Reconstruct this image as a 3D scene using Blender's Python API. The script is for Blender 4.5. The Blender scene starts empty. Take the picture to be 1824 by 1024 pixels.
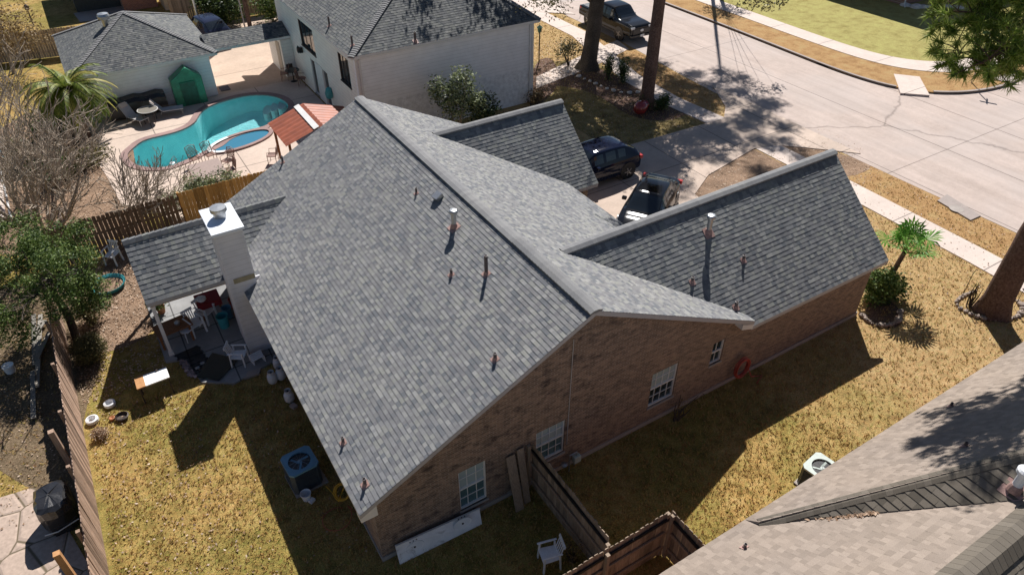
import bpy, bmesh, math, random
from mathutils import Vector, Matrix
R = math.radians
S = bpy.context.scene
C = S.collection

# ------------------------------------------------------------------ camera
CX, CY, CZ, YAW, PIT, ROL, FPX = -2.452, -10.3091, 16.6055, 1.02125, 0.66007, -0.00313, 1268.28
_f = Vector((math.cos(YAW)*math.cos(PIT), math.sin(YAW)*math.cos(PIT), -math.sin(PIT)))
_r = Vector((math.sin(YAW), -math.cos(YAW), 0)); _u = _r.cross(_f)
_r, _u = _r*math.cos(ROL)+_u*math.sin(ROL), _u*math.cos(ROL)-_r*math.sin(ROL)
EYE = Vector((CX, CY, CZ))
cam_d = bpy.data.cameras.new('camera'); cam = bpy.data.objects.new('camera', cam_d); C.objects.link(cam)
cam.matrix_world = Matrix(((_r.x, _u.x, -_f.x, CX), (_r.y, _u.y, -_f.y, CY), (_r.z, _u.z, -_f.z, CZ), (0, 0, 0, 1)))
cam_d.sensor_width = 36; cam_d.lens = 36*FPX/1824; cam_d.clip_end = 600; cam_d.clip_start = .1
S.camera = cam
# surveyed points: where a sight line of the calibrated camera meets a real plane
def ray(u, v): return _f+_r*((u-912)/FPX)-_u*((v-512)/FPX)
def G(u, v, z=0):
    d = ray(u, v); return EYE+d*((z-CZ)/d.z)
def GX(u, v, x):
    d = ray(u, v); return EYE+d*((x-CX)/d.x)
def GY(u, v, y):
    d = ray(u, v); return EYE+d*((y-CY)/d.y)
def GD(u, v, dist):
    return EYE+ray(u, v).normalized()*dist

# ------------------------------------------------------------------ light
SUN = Vector((.60, .72, 1)).normalized()
W = bpy.data.worlds.new('World'); S.world = W; W.use_nodes = True
nt = W.node_tree; sk = nt.nodes.new('ShaderNodeTexSky'); sk.sky_type = 'NISHITA'; sk.sun_disc = False; sk.air_density = .75; sk.dust_density = .2
sk.sun_elevation = math.asin(SUN.z); sk.sun_rotation = math.atan2(SUN.x, SUN.y)
nt.links.new(sk.outputs[0], nt.nodes['Background'].inputs[0]); nt.nodes['Background'].inputs[1].default_value = .05
sl = bpy.data.lights.new('sun', 'SUN'); sl.energy = 5.0; sl.angle = R(.5); sl.color = (1, .96, .915)
so = bpy.data.objects.new('sun', sl); C.objects.link(so); so.location = (0, 0, 60)
so.rotation_euler = (-SUN).to_track_quat('-Z', 'Y').to_euler()
S.view_settings.view_transform = 'Standard'; S.view_settings.look = 'None'; S.view_settings.gamma = 1
S.view_settings.exposure = .48
S.render.engine = 'CYCLES'

# ------------------------------------------------------------------ mesh helpers
rnd = random.Random(7)
class MB:
    def __init__(s): s.v = []; s.f = []; s.t = []; s.mi = []
    def add(s, vs, fs, t=None, mi=0):
        n = len(s.v); s.v += [tuple(p) for p in vs]
        for f in fs: s.f.append([n+i for i in f]); s.t.append(.5 if t is None else t); s.mi.append(mi)
        return s
    def face(s, vs, t=None, mi=0): return s.add(vs, [list(range(len(vs)))], t, mi)
    def box(s, c, d, rz=0, rx=0, ry=0, t=None, mi=0):
        m = Matrix.Rotation(rz, 3, 'Z') @ Matrix.Rotation(ry, 3, 'Y') @ Matrix.Rotation(rx, 3, 'X'); c = Vector(c)
        vs = [c+m @ Vector((x*d[0]/2, y*d[1]/2, z*d[2]/2)) for x in (-1, 1) for y in (-1, 1) for z in (-1, 1)]
        return s.add(vs, [(0, 1, 3, 2), (4, 6, 7, 5), (0, 4, 5, 1), (2, 3, 7, 6), (0, 2, 6, 4), (1, 5, 7, 3)], t, mi)
    def slab(s, a, b, t=None, mi=0):
        return s.box([(a[i]+b[i])/2 for i in range(3)], [abs(a[i]-b[i]) for i in range(3)], t=t, mi=mi)
    def prism(s, poly, z0, z1, t=None, mi=0):
        n = len(poly); vs = [(p[0], p[1], z0) for p in poly]+[(p[0], p[1], z1) for p in poly]
        ar = sum(poly[i][0]*poly[(i+1) % n][1]-poly[(i+1) % n][0]*poly[i][1] for i in range(n))
        fs = [list(range(n, 2*n)), list(range(n-1, -1, -1))]+[(i, (i+1) % n, n+(i+1) % n, n+i) for i in range(n)]
        if ar < 0: fs = [list(reversed(f)) for f in fs]
        return s.add(vs, fs, t, mi)
    def ext(s, poly3, vec, t=None, mi=0):
        n = len(poly3); vec = Vector(vec); vs = [Vector(p) for p in poly3]; vs += [p+vec for p in vs]
        return s.add(vs, [list(range(n)), list(range(2*n-1, n-1, -1))]+[(i, n+i, n+(i+1) % n, (i+1) % n) for i in range(n)], t, mi)
    def tube(s, pts, rads, n=8, t=None, mi=0, cap=True):
        pts = [Vector(p) for p in pts]
        if not isinstance(rads, (list, tuple)): rads = [rads]*len(pts)
        vs = []; a = None
        for i, p in enumerate(pts):
            d = (pts[min(i+1, len(pts)-1)]-pts[max(i-1, 0)]).normalized()
            if a is None: a = d.orthogonal().normalized()
            a = (a-d*a.dot(d)).normalized(); b = d.cross(a)
            for k in range(n):
                w = 2*math.pi*k/n; vs.append(p+(a*math.cos(w)+b*math.sin(w))*rads[i])
        fs = [(i*n+k, i*n+(k+1) % n, (i+1)*n+(k+1) % n, (i+1)*n+k) for i in range(len(pts)-1) for k in range(n)]
        if cap: fs += [list(range(n-1, -1, -1)), [(len(pts)-1)*n+k for k in range(n)]]
        return s.add(vs, fs, t, mi)
    def lathe(s, c, prof, n=16, t=None, mi=0, sx=1, sy=1):
        c = Vector(c); vs = []
        for r, z in prof:
            for k in range(n):
                w = 2*math.pi*k/n; vs.append(c+Vector((r*math.cos(w)*sx, r*math.sin(w)*sy, z)))
        fs = [(i*n+k, i*n+(k+1) % n, (i+1)*n+(k+1) % n, (i+1)*n+k) for i in range(len(prof)-1) for k in range(n)]
        if prof[0][0] > .001: fs.append(list(range(n-1, -1, -1)))
        if prof[-1][0] > .001: fs.append([(len(prof)-1)*n+k for k in range(n)])
        return s.add(vs, fs, t, mi)
    def build(s, name, mats, parent=None, smooth=False, local=False, bevel=0):
        off = Vector((0, 0, 0))
        if parent is not None and not local: off = Vector(parent.get('_o', (0, 0, 0)))
        me = bpy.data.meshes.new(name)
        me.from_pydata([(p[0]-off.x, p[1]-off.y, p[2]-off.z) for p in s.v], [], s.f)
        if not isinstance(mats, (list, tuple)): mats = [mats]
        for m in mats: me.materials.append(m)
        at = me.attributes.new('tint', 'FLOAT', 'FACE'); at.data.foreach_set('value', s.t)
        me.polygons.foreach_set('material_index', s.mi)
        if smooth: me.polygons.foreach_set('use_smooth', [True]*len(s.f))
        me.update()
        o = bpy.data.objects.new(name, me); C.objects.link(o)
        if parent is not None:
            o.parent = parent; o['_o'] = tuple(parent.get('_o', (0, 0, 0))) if not local else (0, 0, 0)
        if bevel:
            b = o.modifiers.new('bevel', 'BEVEL'); b.width = bevel; b.segments = 2; b.limit_method = 'ANGLE'
        return o

def thing(name, label, cat, loc=(0, 0, 0), group=None, rz=0, local=False):
    o = bpy.data.objects.new(name, None); C.objects.link(o); o.location = loc; o.rotation_euler.z = rz
    o.empty_display_size = .2
    o['label'] = label; o['category'] = cat
    if group: o['group'] = group
    o['_o'] = (0, 0, 0) if local else tuple(loc)
    return o
def tag(o, label, cat, group=None):
    o['label'] = label; o['category'] = cat
    if group: o['group'] = group
    return o
def struct(o, kind='structure'):
    o['kind'] = kind; return o
def dup(root, loc, rz, label, group=None, sc=None):
    def cp(o, par):
        c = o.copy(); C.objects.link(c); c.parent = par
        for ch in [q for q in bpy.data.objects if q.parent == o]: cp(ch, c)
        return c
    kids = {}
    for q in list(bpy.data.objects):
        if q.parent: kids.setdefault(q.parent.name, []).append(q)
    def cp2(o, par):
        c = o.copy(); C.objects.link(c)
        if par: c.parent = par
        for ch in kids.get(o.name, []): cp2(ch, c)
        return c
    r = cp2(root, None); r.location = loc; r.rotation_euler.z = rz; r['label'] = label
    if group: r['group'] = group
    if sc: r.scale = (sc, sc, sc)
    return r

def region(outer, holes, plane, a0, a1):
    """flat sheet with holes given as 2d loops; plane maps (p,q,depth) to 3d; returns MB slab from a0 (front) to a1"""
    bm = bmesh.new(); loops = []
    for lp in [outer]+holes:
        vs = [bm.verts.new((p[0], p[1], 0)) for p in lp]; loops.append([tuple(p[:2]) for p in lp])
        for i in range(len(vs)): bm.edges.new((vs[i], vs[(i+1) % len(vs)]))
    bmesh.ops.triangle_fill(bm, use_beauty=True, edges=bm.edges[:], normal=(0, 0, 1))
    mb = MB(); bm.verts.index_update()
    V = [(v.co.x, v.co.y) for v in bm.verts]; F = [[v.index for v in f.verts] for f in bm.faces]; bm.free()
    mb.add([plane(x, y, a0) for x, y in V], F)
    if a1 != a0:
        mb.add([plane(x, y, a1) for x, y in V], [list(reversed(f)) for f in F])
        for lp in loops:
            n = len(lp)
            for i in range(n):
                p, q = lp[i], lp[(i+1) % n]
                mb.face([plane(p[0], p[1], a0), plane(q[0], q[1], a0), plane(q[0], q[1], a1), plane(p[0], p[1], a1)])
    return mb
def ground_region(outer, z, th=0, holes=()):
    return region(outer, list(holes), lambda x, y, a: (x, y, a), z, z-th)
def smoothloop(pts, k=2):
    pts = [tuple(p[:2]) for p in pts]
    for _ in range(k):
        n = len(pts); out = []
        for i in range(n):
            a, b = pts[i], pts[(i+1) % n]
            out += [(a[0]*.75+b[0]*.25, a[1]*.75+b[1]*.25), (a[0]*.25+b[0]*.75, a[1]*.25+b[1]*.75)]
        pts = out
    return pts
def smoothopen(pts, k=2):
    pts = [Vector(p) for p in pts]
    for _ in range(k):
        out = [pts[0]]
        for a, b in zip(pts, pts[1:]): out += [a*.75+b*.25, a*.25+b*.75]
        out.append(pts[-1]); pts = out
    return pts
def inside(p, poly):
    r = False; n = len(poly); x, y = p[0], p[1]
    for i in range(n):
        a, b = poly[i], poly[(i+1) % n]
        if (a[1] > y) != (b[1] > y) and x < (b[0]-a[0])*(y-a[1])/(b[1]-a[1])+a[0]: r = not r
    return r

# ------------------------------------------------------------------ materials
def nodes(name):
    m = bpy.data.materials.new(name); m.use_nodes = True; t = m.node_tree
    return m, t, t.nodes['Principled BSDF']
def ramp(t, fac, stops, interp='LINEAR'):
    r = t.nodes.new('ShaderNodeValToRGB'); e = r.color_ramp.elements; r.color_ramp.interpolation = interp
    while len(e) < len(stops): e.new(.5)
    for i, (p, c) in enumerate(stops): e[i].position = p; e[i].color = (*c, 1) if len(c) == 3 else c
    if fac is not None: t.links.new(fac, r.inputs[0])
    return r.outputs[0]
def noise(t, scale, detail=4, rough=.6, vec=None, dist=0):
    n = t.nodes.new('ShaderNodeTexNoise'); n.inputs['Scale'].default_value = scale; n.inputs['Detail'].default_value = detail
    n.inputs['Roughness'].default_value = rough; n.inputs['Distortion'].default_value = dist
    if vec is None:
        tc = t.nodes.new('ShaderNodeNewGeometry'); vec = tc.outputs['Position']
    t.links.new(vec, n.inputs['Vector']); return n.outputs[0]
def mixc(t, fac, a, b, mode='MIX'):
    m = t.nodes.new('ShaderNodeMix'); m.data_type = 'RGBA'; m.blend_type = mode
    for v, i in ((fac, 0), (a, 6), (b, 7)):
        if hasattr(v, 'is_linked'): t.links.new(v, m.inputs[i])
        elif isinstance(v, (int, float)): m.inputs[i].default_value = v
        else: m.inputs[i].default_value = (*v, 1)
    return m.outputs[2]
def bump(t, b, h, strength=.3, dist=.01):
    n = t.nodes.new('ShaderNodeBump'); n.inputs['Strength'].default_value = strength; n.inputs['Distance'].default_value = dist
    t.links.new(h, n.inputs['Height']); t.links.new(n.outputs[0], b.inputs['Normal'])
def mapping(t, scale=(1, 1, 1), rot=(0, 0, 0), src=None):
    m = t.nodes.new('ShaderNodeMapping'); m.inputs['Scale'].default_value = scale; m.inputs['Rotation'].default_value = rot
    if src is None: src = t.nodes.new('ShaderNodeNewGeometry').outputs['Position']
    t.links.new(src, m.inputs['Vector']); return m.outputs[0]
def attr(t, name='tint'):
    a = t.nodes.new('ShaderNodeAttribute'); a.attribute_name = name; return a.outputs['Fac']

def mat(name, col, rough=.7, var=.15, scale=6, bs=0, bscale=40, metal=0, spec=None, tint=0, coat=0, stain=None):
    m, t, b = nodes(name)
    dark = tuple(c*(1-var) for c in col); lite = tuple(min(1, c*(1+var)) for c in col)
    out = ramp(t, noise(t, scale), [(.3, dark), (.7, lite)])
    if tint: out = mixc(t, 1.0, out, ramp(t, attr(t), [(0, (1-tint,)*3), (1, (1+tint,)*3)]), 'MULTIPLY')
    if stain:
        f = ramp(t, noise(t, stain[1], 6, .65, dist=1), [(stain[2], (0, 0, 0)), (stain[2]+.12, (1, 1, 1))])
        out = mixc(t, f, out, stain[0])
    t.links.new(out, b.inputs['Base Color']); b.inputs['Roughness'].default_value = rough; b.inputs['Metallic'].default_value = metal
    if spec is not None: b.inputs['Specular IOR Level'].default_value = spec
    if coat: b.inputs['Coat Weight'].default_value = coat; b.inputs['Coat Roughness'].default_value = .05
    if bs: bump(t, b, noise(t, bscale, 3), bs, .01)
    return m

def shingle_mat(name, c0, c1, c2, hue=True):
    m, t, b = nodes(name)
    h = lambda c, k: tuple(c[i]*k[i] for i in range(3))
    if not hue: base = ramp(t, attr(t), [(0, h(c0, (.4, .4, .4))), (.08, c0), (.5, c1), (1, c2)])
    else: base = ramp(t, attr(t), [(0, h(c0, (.35, .35, .38))), (.08, h(c0, (.95, 1, 1.06))), (.24, h(c1, (.86, .85, .88))), (.4, h(c1, (.95, .95, .95))), (.55, h(c1, (1.06, 1.06, 1.08))), (.72, h(c1, (1.15, 1.16, 1.06))), (1, c2)])
    g = ramp(t, noise(t, 90, 3, .7), [(.3, (.78,)*3), (.7, (1.2,)*3)])
    base = mixc(t, 1, base, g, 'MULTIPLY')
    big = ramp(t, noise(t, .5, 5, .6), [(.3, (.92, .93, .95)), (.7, (1.06, 1.05, 1.03))])
    base = mixc(t, 1, base, big, 'MULTIPLY')
    t.links.new(base, b.inputs['Base Color']); b.inputs['Roughness'].default_value = .85; b.inputs['Specular IOR Level'].default_value = .25
    bump(t, b, noise(t, 160, 2), .35, .004)
    return m
M = {}
M['shingle'] = shingle_mat('grey_shingles', (.142, .144, .148), (.203, .204, .206), (.275, .274, .27))
M['shingle_old'] = shingle_mat('weathered_shingles', (.13, .135, .138), (.19, .195, .196), (.265, .268, .262))
M['shingle_tan'] = shingle_mat('tan_shingles', (.235, .192, .158), (.275, .225, .186), (.32, .263, .218), False)
M['ridge'] = shingle_mat('ridge_shingles', (.18, .18, .185), (.215, .215, .217), (.25, .25, .248), False)
M['shingle_dark'] = shingle_mat('charcoal_shingles', (.07, .075, .078), (.125, .13, .13), (.19, .19, .185))
M['ridge_shade_tan'] = shingle_mat('tan_ridge_and_shade_shingles', (.10, .087, .07), (.145, .125, .10), (.19, .165, .135), False)  # ridge caps, plus shade put into the colour of slopes facing off the sun
M['white'] = mat('white_trim', (.72, .71, .69), .6, .06, 3)
M['grey_trim'] = mat('grey_trim', (.42, .41, .42), .6, .08, 3)
M['black'] = mat('black_plastic', (.012, .012, .014), .35, .2)
M['dark'] = mat('dark_void', (.015, .015, .017), .9, .2)
M['metal'] = mat('galvanised_metal', (.45, .46, .47), .35, .15, 20, metal=.8)
M['copper'] = mat('painted_flashing', (.38, .24, .21), .6, .25, 30)
M['pipe'] = mat('dark_vent_pipe', (.10, .08, .08), .5, .25, 30)
M['plastic'] = mat('white_plastic', (.75, .76, .78), .45, .08, 12)

def brick_mat(name, c1, c2, mortar, axis, stain=None, bw=.2, bh=.068, bumpy=.5):
    m, t, b = nodes(name)
    vec = mapping(t, (1, 1, 1), (R(90), 0, 0) if axis == 'x' else (R(90), 0, R(90)))
    g = t.nodes.new('ShaderNodeNewGeometry'); sp = t.nodes.new('ShaderNodeSeparateXYZ'); t.links.new(g.outputs['Position'], sp.inputs[0])
    cb = t.nodes.new('ShaderNodeCombineXYZ'); t.links.new(sp.outputs[0 if axis == 'x' else 1], cb.inputs[0]); t.links.new(sp.outputs[2], cb.inputs[1])
    br = t.nodes.new('ShaderNodeTexBrick'); t.links.new(cb.outputs[0], br.inputs['Vector'])
    br.inputs['Color1'].default_value = (*c1, 1); br.inputs['Color2'].default_value = (*c2, 1); br.inputs['Mortar'].default_value = (*mortar, 1)
    br.inputs['Scale'].default_value = 1; br.inputs['Mortar Size'].default_value = .010; br.inputs['Mortar Smooth'].default_value = .3
    br.inputs['Brick Width'].default_value = bw; br.inputs['Row Height'].default_value = bh; br.inputs['Bias'].default_value = 0
    out = br.outputs[0]
    v = ramp(t, noise(t, 5, 5, .65), [(.3, (.8,)*3), (.7, (1.18,)*3)]); out = mixc(t, 1, out, v, 'MULTIPLY')
    if stain:
        mp = mapping(t, (1.0, 1.0, 1.9)); f = noise(t, 1.7, 8, .72, mp, .2)
        f2 = ramp(t, f, [(stain[1], (0, 0, 0)), (stain[1]+.15, (1, 1, 1))])
        # stains sit on the taller part of the gable
        xr = t.nodes.new('ShaderNodeMapRange'); t.links.new(sp.outputs[0], xr.inputs[0]); xr.inputs[1].default_value = 6.4; xr.inputs[2].default_value = 9.0
        xr.inputs[3].default_value = .9; xr.inputs[4].default_value = 0
        ml = t.nodes.new('ShaderNodeMath'); ml.operation = 'MULTIPLY'; t.links.new(f2, ml.inputs[0]); t.links.new(xr.outputs[0], ml.inputs[1])
        out = mixc(t, ml.outputs[0], out, stain[0])
    t.links.new(out, b.inputs['Base Color']); b.inputs['Roughness'].default_value = .9; b.inputs['Specular IOR Level'].default_value = .2
    inv = t.nodes.new('ShaderNodeMath'); inv.operation = 'SUBTRACT'; inv.inputs[0].default_value = 1; t.links.new(br.outputs['Fac'], inv.inputs[1])
    bump(t, b, inv.outputs[0], bumpy, .008)
    return m
M['brick'] = brick_mat('brown_brick_side', (.31, .215, .155), (.16, .114, .09), (.32, .26, .21), 'x', ((.055, .043, .043), .50))
M['brick_y'] = brick_mat('brown_brick_end', (.36, .245, .17), (.19, .132, .10), (.36, .29, .23), 'y')
M['brick_white'] = brick_mat('white_painted_brick', (.87, .88, .89), (.82, .83, .84), (.74, .75, .77), 'x')
M['brick_red'] = brick_mat('red_brick', (.33, .13, .09), (.22, .09, .07), (.35, .28, .24), 'x')

def lap_mat(name, col, pitch=.2, rough=.6):
    m, t, b = nodes(name)
    g = t.nodes.new('ShaderNodeNewGeometry'); sp = t.nodes.new('ShaderNodeSeparateXYZ'); t.links.new(g.outputs['Position'], sp.inputs[0])
    d = t.nodes.new('ShaderNodeMath'); d.operation = 'DIVIDE'; d.inputs[1].default_value = pitch; t.links.new(sp.outputs[2], d.inputs[0])
    fr = t.nodes.new('ShaderNodeMath'); fr.operation = 'FRACT'; t.links.new(d.outputs[0], fr.inputs[0])
    seam = ramp(t, fr.outputs[0], [(0, (.62,)*3), (.09, (1,)*3), (1, (1,)*3)])
    base = ramp(t, noise(t, 2.5, 5), [(.3, tuple(c*.93 for c in col)), (.7, tuple(min(1, c*1.05) for c in col))])
    t.links.new(mixc(t, 1, base, seam, 'MULTIPLY'), b.inputs['Base Color']); b.inputs['Roughness'].default_value = rough
    iv = t.nodes.new('ShaderNodeMath'); iv.operation = 'SUBTRACT'; iv.inputs[0].default_value = 1; t.links.new(fr.outputs[0], iv.inputs[1])
    bump(t, b, iv.outputs[0], .5, .012)
    return m
M['siding'] = lap_mat('white_lap_siding', (.87, .875, .885), .18)
M['siding_nb'] = lap_mat('off_white_lap_siding', (.82, .80, .74), .2)
M['chimney_siding'] = lap_mat('pale_grey_lap_siding', (.70, .69, .71), .19)
M['siding_tan'] = lap_mat('tan_lap_siding', (.45, .38, .30), .2)

def glass_mat(name, col, rough=.04, bs=.05):
    m, t, b = nodes(name)
    b.inputs['Base Color'].default_value = (*col, 1); b.inputs['Roughness'].default_value = rough
    b.inputs['Specular IOR Level'].default_value = .9
    bump(t, b, noise(t, 1.5, 2), bs, .02)
    return m
M['glass'] = glass_mat('dark_glass', (.02, .035, .04))
M['blind'] = glass_mat('glass_over_blind', (.38, .46, .47), .15)
M['blind2'] = glass_mat('glass_over_lowered_blind', (.08, .15, .165), .08)

def lawn_mat():
    m, t, b = nodes('lawn')
    big = noise(t, .35, 5, .6); mid = noise(t, 2.2, 6, .7); fine = noise(t, 22, 5, .75); ff = noise(t, 70, 3, .8)
    dry = ramp(t, mid, [(.25, (.16, .10, .035)), (.5, (.43, .295, .115)), (.75, (.62, .45, .215))])
    grn = ramp(t, mid, [(.25, (.09, .075, .022)), (.5, (.29, .235, .075)), (.8, (.47, .38, .14))])
    out = mixc(t, ramp(t, big, [(.40, (0, 0, 0)), (.58, (1, 1, 1))]), dry, grn)
    sx = t.nodes.new('ShaderNodeSeparateXYZ'); t.links.new(t.nodes.new('ShaderNodeNewGeometry').outputs['Position'], sx.inputs[0])
    nz = t.nodes.new('ShaderNodeMath'); nz.operation = 'MULTIPLY_ADD'; t.links.new(noise(t, .5, 4, .6), nz.inputs[0]); nz.inputs[1].default_value = 9; t.links.new(sx.outputs[0], nz.inputs[2])
    mr = t.nodes.new('ShaderNodeMapRange'); t.links.new(nz.outputs[0], mr.inputs[0]); mr.inputs[1].default_value = 16; mr.inputs[2].default_value = 22
    arid = ramp(t, mid, [(.25, (.27, .18, .09)), (.5, (.46, .32, .165)), (.75, (.60, .45, .26))]); out = mixc(t, mr.outputs[0], out, arid)
    hv = noise(t, 7, 4, .7); out = mixc(t, 1, out, ramp(t, hv, [(.3, (.78, .95, .62)), (.45, (.98, .98, .9)), (.6, (1.08, .98, .85)), (.75, (1.22, 1.02, 1.05))]), 'MULTIPLY')
    out = mixc(t, 1, out, ramp(t, fine, [(.3, (.3,)*3), (.5, (.9,)*3), (.72, (1.5,)*3)]), 'MULTIPLY')
    out = mixc(t, 1, out, ramp(t, ff, [(.3, (.6,)*3), (.7, (1.35,)*3)]), 'MULTIPLY')
    t.links.new(out, b.inputs['Base Color']); b.inputs['Roughness'].default_value = .95; b.inputs['Specular IOR Level'].default_value = .1
    bump(t, b, fine, .9, .05)
    return m
M['lawn'] = lawn_mat()
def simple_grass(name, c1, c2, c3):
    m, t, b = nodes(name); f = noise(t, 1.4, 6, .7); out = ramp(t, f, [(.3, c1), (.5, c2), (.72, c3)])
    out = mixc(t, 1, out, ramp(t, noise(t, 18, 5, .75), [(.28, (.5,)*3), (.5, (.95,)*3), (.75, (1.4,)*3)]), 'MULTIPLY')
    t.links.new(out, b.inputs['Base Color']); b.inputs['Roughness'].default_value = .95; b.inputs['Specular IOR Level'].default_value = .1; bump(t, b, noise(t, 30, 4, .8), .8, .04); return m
M['verge'] = simple_grass('dry_verge_grass', (.26, .145, .06), (.42, .255, .115), (.44, .32, .15))
M['green_lawn'] = simple_grass('far_green_lawn', (.26, .215, .07), (.37, .33, .12), (.42, .40, .14))
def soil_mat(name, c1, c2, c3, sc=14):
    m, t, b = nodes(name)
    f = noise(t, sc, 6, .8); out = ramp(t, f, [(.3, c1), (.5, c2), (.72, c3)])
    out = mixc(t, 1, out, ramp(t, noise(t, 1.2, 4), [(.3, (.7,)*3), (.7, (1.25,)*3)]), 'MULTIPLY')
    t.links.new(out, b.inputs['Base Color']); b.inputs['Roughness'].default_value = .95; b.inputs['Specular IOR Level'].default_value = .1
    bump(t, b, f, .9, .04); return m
M['dirt'] = soil_mat('leafy_dirt', (.10, .06, .04), (.27, .18, .12), (.46, .34, .25), 20)
M['shade_lawn'] = simple_grass('shade_toned_front_grass', (.12, .09, .04), (.27, .205, .085), (.44, .34, .17))  # grass colour darkened to carry the shade of the oak
M['strip'] = soil_mat('shade_darkened_leafy_soil', (.05, .036, .022), (.16, .115, .07), (.36, .28, .19), 16)  # leafy soil, darkened to stand for branch shadows on the left strip
M['mulch'] = soil_mat('mulch', (.05, .035, .028), (.13, .08, .06), (.30, .21, .17), 18)

def concrete_mat(name, col, joints=None, var=.1, rough=.85, crack=0, blot=None, stains=False):
    m, t, b = nodes(name)
    out = ramp(t, noise(t, .6, 7, .65), [(.3, tuple(c*(1-var) for c in col)), (.7, tuple(c*(1+var) for c in col))])
    out = mixc(t, 1, out, ramp(t, noise(t, 45, 4, .8), [(.3, (.86,)*3), (.7, (1.12,)*3)]), 'MULTIPLY')
    out = mixc(t, 1, out, ramp(t, noise(t, 5, 5, .7), [(.3, (.92,)*3), (.7, (1.06,)*3)]), 'MULTIPLY')
    if blot:
        out = mixc(t, ramp(t, noise(t, .25, 3, .5), [(.45, (0,)*3), (.6, (.5,)*3)]), out, blot)
    if stains:
        mp = mapping(t, (1.6, .12, 1)); out = mixc(t, 1, out, ramp(t, noise(t, 1.1, 5, .6, mp), [(.35, (.90, .89, .88)), (.62, (1.04,)*3)]), 'MULTIPLY')
        sp_ = ramp(t, noise(t, .9, 5, .75), [(.66, (1,)*3), (.76, (.80, .79, .78))]); out = mixc(t, 1, out, sp_, 'MULTIPLY')
        vv = t.nodes.new('ShaderNodeTexVoronoi'); vv.feature = 'DISTANCE_TO_EDGE'; vv.inputs['Scale'].default_value = .05
        g0_ = t.nodes.new('ShaderNodeNewGeometry'); nn_ = t.nodes.new('ShaderNodeTexNoise'); nn_.inputs['Scale'].default_value = .8; nn_.inputs['Detail'].default_value = 6
        t.links.new(g0_.outputs['Position'], nn_.inputs['Vector']); ad = t.nodes.new('ShaderNodeMixRGB'); ad.blend_type = 'ADD'; ad.inputs[0].default_value = .9
        t.links.new(g0_.outputs['Position'], ad.inputs[1]); t.links.new(nn_.outputs['Color'], ad.inputs[2]); t.links.new(ad.outputs[0], vv.inputs['Vector'])
        out = mixc(t, 1, out, ramp(t, vv.outputs['Distance'], [(0, (.6,)*3), (.0018, (.68,)*3), (.004, (1,)*3)]), 'MULTIPLY')
    if joints:
        g = t.nodes.new('ShaderNodeNewGeometry'); sp = t.nodes.new('ShaderNodeSeparateXYZ'); t.links.new(g.outputs['Position'], sp.inputs[0])
        for ax, p, o in joints:
            a = t.nodes.new('ShaderNodeMath'); a.operation = 'ADD'; a.inputs[1].default_value = o; t.links.new(sp.outputs[ax], a.inputs[0])
            d = t.nodes.new('ShaderNodeMath'); d.operation = 'DIVIDE'; d.inputs[1].default_value = p; t.links.new(a.outputs[0], d.inputs[0])
            fr = t.nodes.new('ShaderNodeMath'); fr.operation = 'FRACT'; t.links.new(d.outputs[0], fr.inputs[0])
            w = .035/p
            out = mixc(t, 1, out, ramp(t, fr.outputs[0], [(0, (.3,)*3), (w, (.35,)*3), (w*1.5, (1,)*3), (1, (1,)*3)]), 'MULTIPLY')
    t.links.new(out, b.inputs['Base Color']); b.inputs['Roughness'].default_value = rough; b.inputs['Specular IOR Level'].default_value = .3
    bump(t, b, noise(t, 60, 4), .3, .006)
    return m
M['road'] = concrete_mat('road_concrete', (.47, .385, .34), [(0, 4.4, -28.9), (1, 17.3, -6.0)], .10, blot=(.44, .38, .35), stains=True)
M['walk'] = concrete_mat('sidewalk_concrete', (.60, .505, .445), [(1, 4.1, .9)], .08)
M['drive'] = concrete_mat('driveway_concrete', (.50, .40, .33), [(0, 3.6, -17.3), (1, 3.3, -11.9)], .16)
M['deck'] = concrete_mat('pool_deck_concrete', (.56, .45, .375), [(0, 3.1, .4), (1, 3.3, .2)], .1)
M['courtyard'] = concrete_mat('courtyard_concrete', (.50, .385, .30), [(1, 4.5, .5)], .14)
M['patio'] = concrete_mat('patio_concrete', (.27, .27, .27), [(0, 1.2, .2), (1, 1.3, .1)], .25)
M['found'] = concrete_mat('foundation_concrete', (.36, .32, .29), None, .12)
M['coping'] = concrete_mat('coping_brick', (.30, .20, .185), None, .2)
M['kerb'] = concrete_mat('kerb_concrete', (.34, .29, .265), None, .12)  # tone darkened to include the shadow on the kerb face
def flag_mat():
    m, t, b = nodes('flagstone')
    v = t.nodes.new('ShaderNodeTexVoronoi'); v.feature = 'DISTANCE_TO_EDGE'; v.inputs['Scale'].default_value = 1.0
    vc = t.nodes.new('ShaderNodeTexVoronoi'); vc.inputs['Scale'].default_value = 1.0
    p = mapping(t); t.links.new(p, v.inputs['Vector']); t.links.new(p, vc.inputs['Vector'])
    col = mixc(t, .0, (.43, .33, .265), vc.outputs['Color']); col = mixc(t, 1, col, ramp(t, noise(t, 9, 5), [(.3, (.8,)*3), (.7, (1.15,)*3)]), 'MULTIPLY')
    e = ramp(t, v.outputs['Distance'], [(.008, (1,)*3), (.028, (0,)*3)])
    t.links.new(mixc(t, e, col, (.13, .10, .06)), b.inputs['Base Color']); b.inputs['Roughness'].default_value = .85
    bump(t, b, ramp(t, v.outputs['Distance'], [(.02, (0,)*3), (.07, (1,)*3)]), .8, .02)
    return m
M['flag'] = flag_mat()

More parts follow.
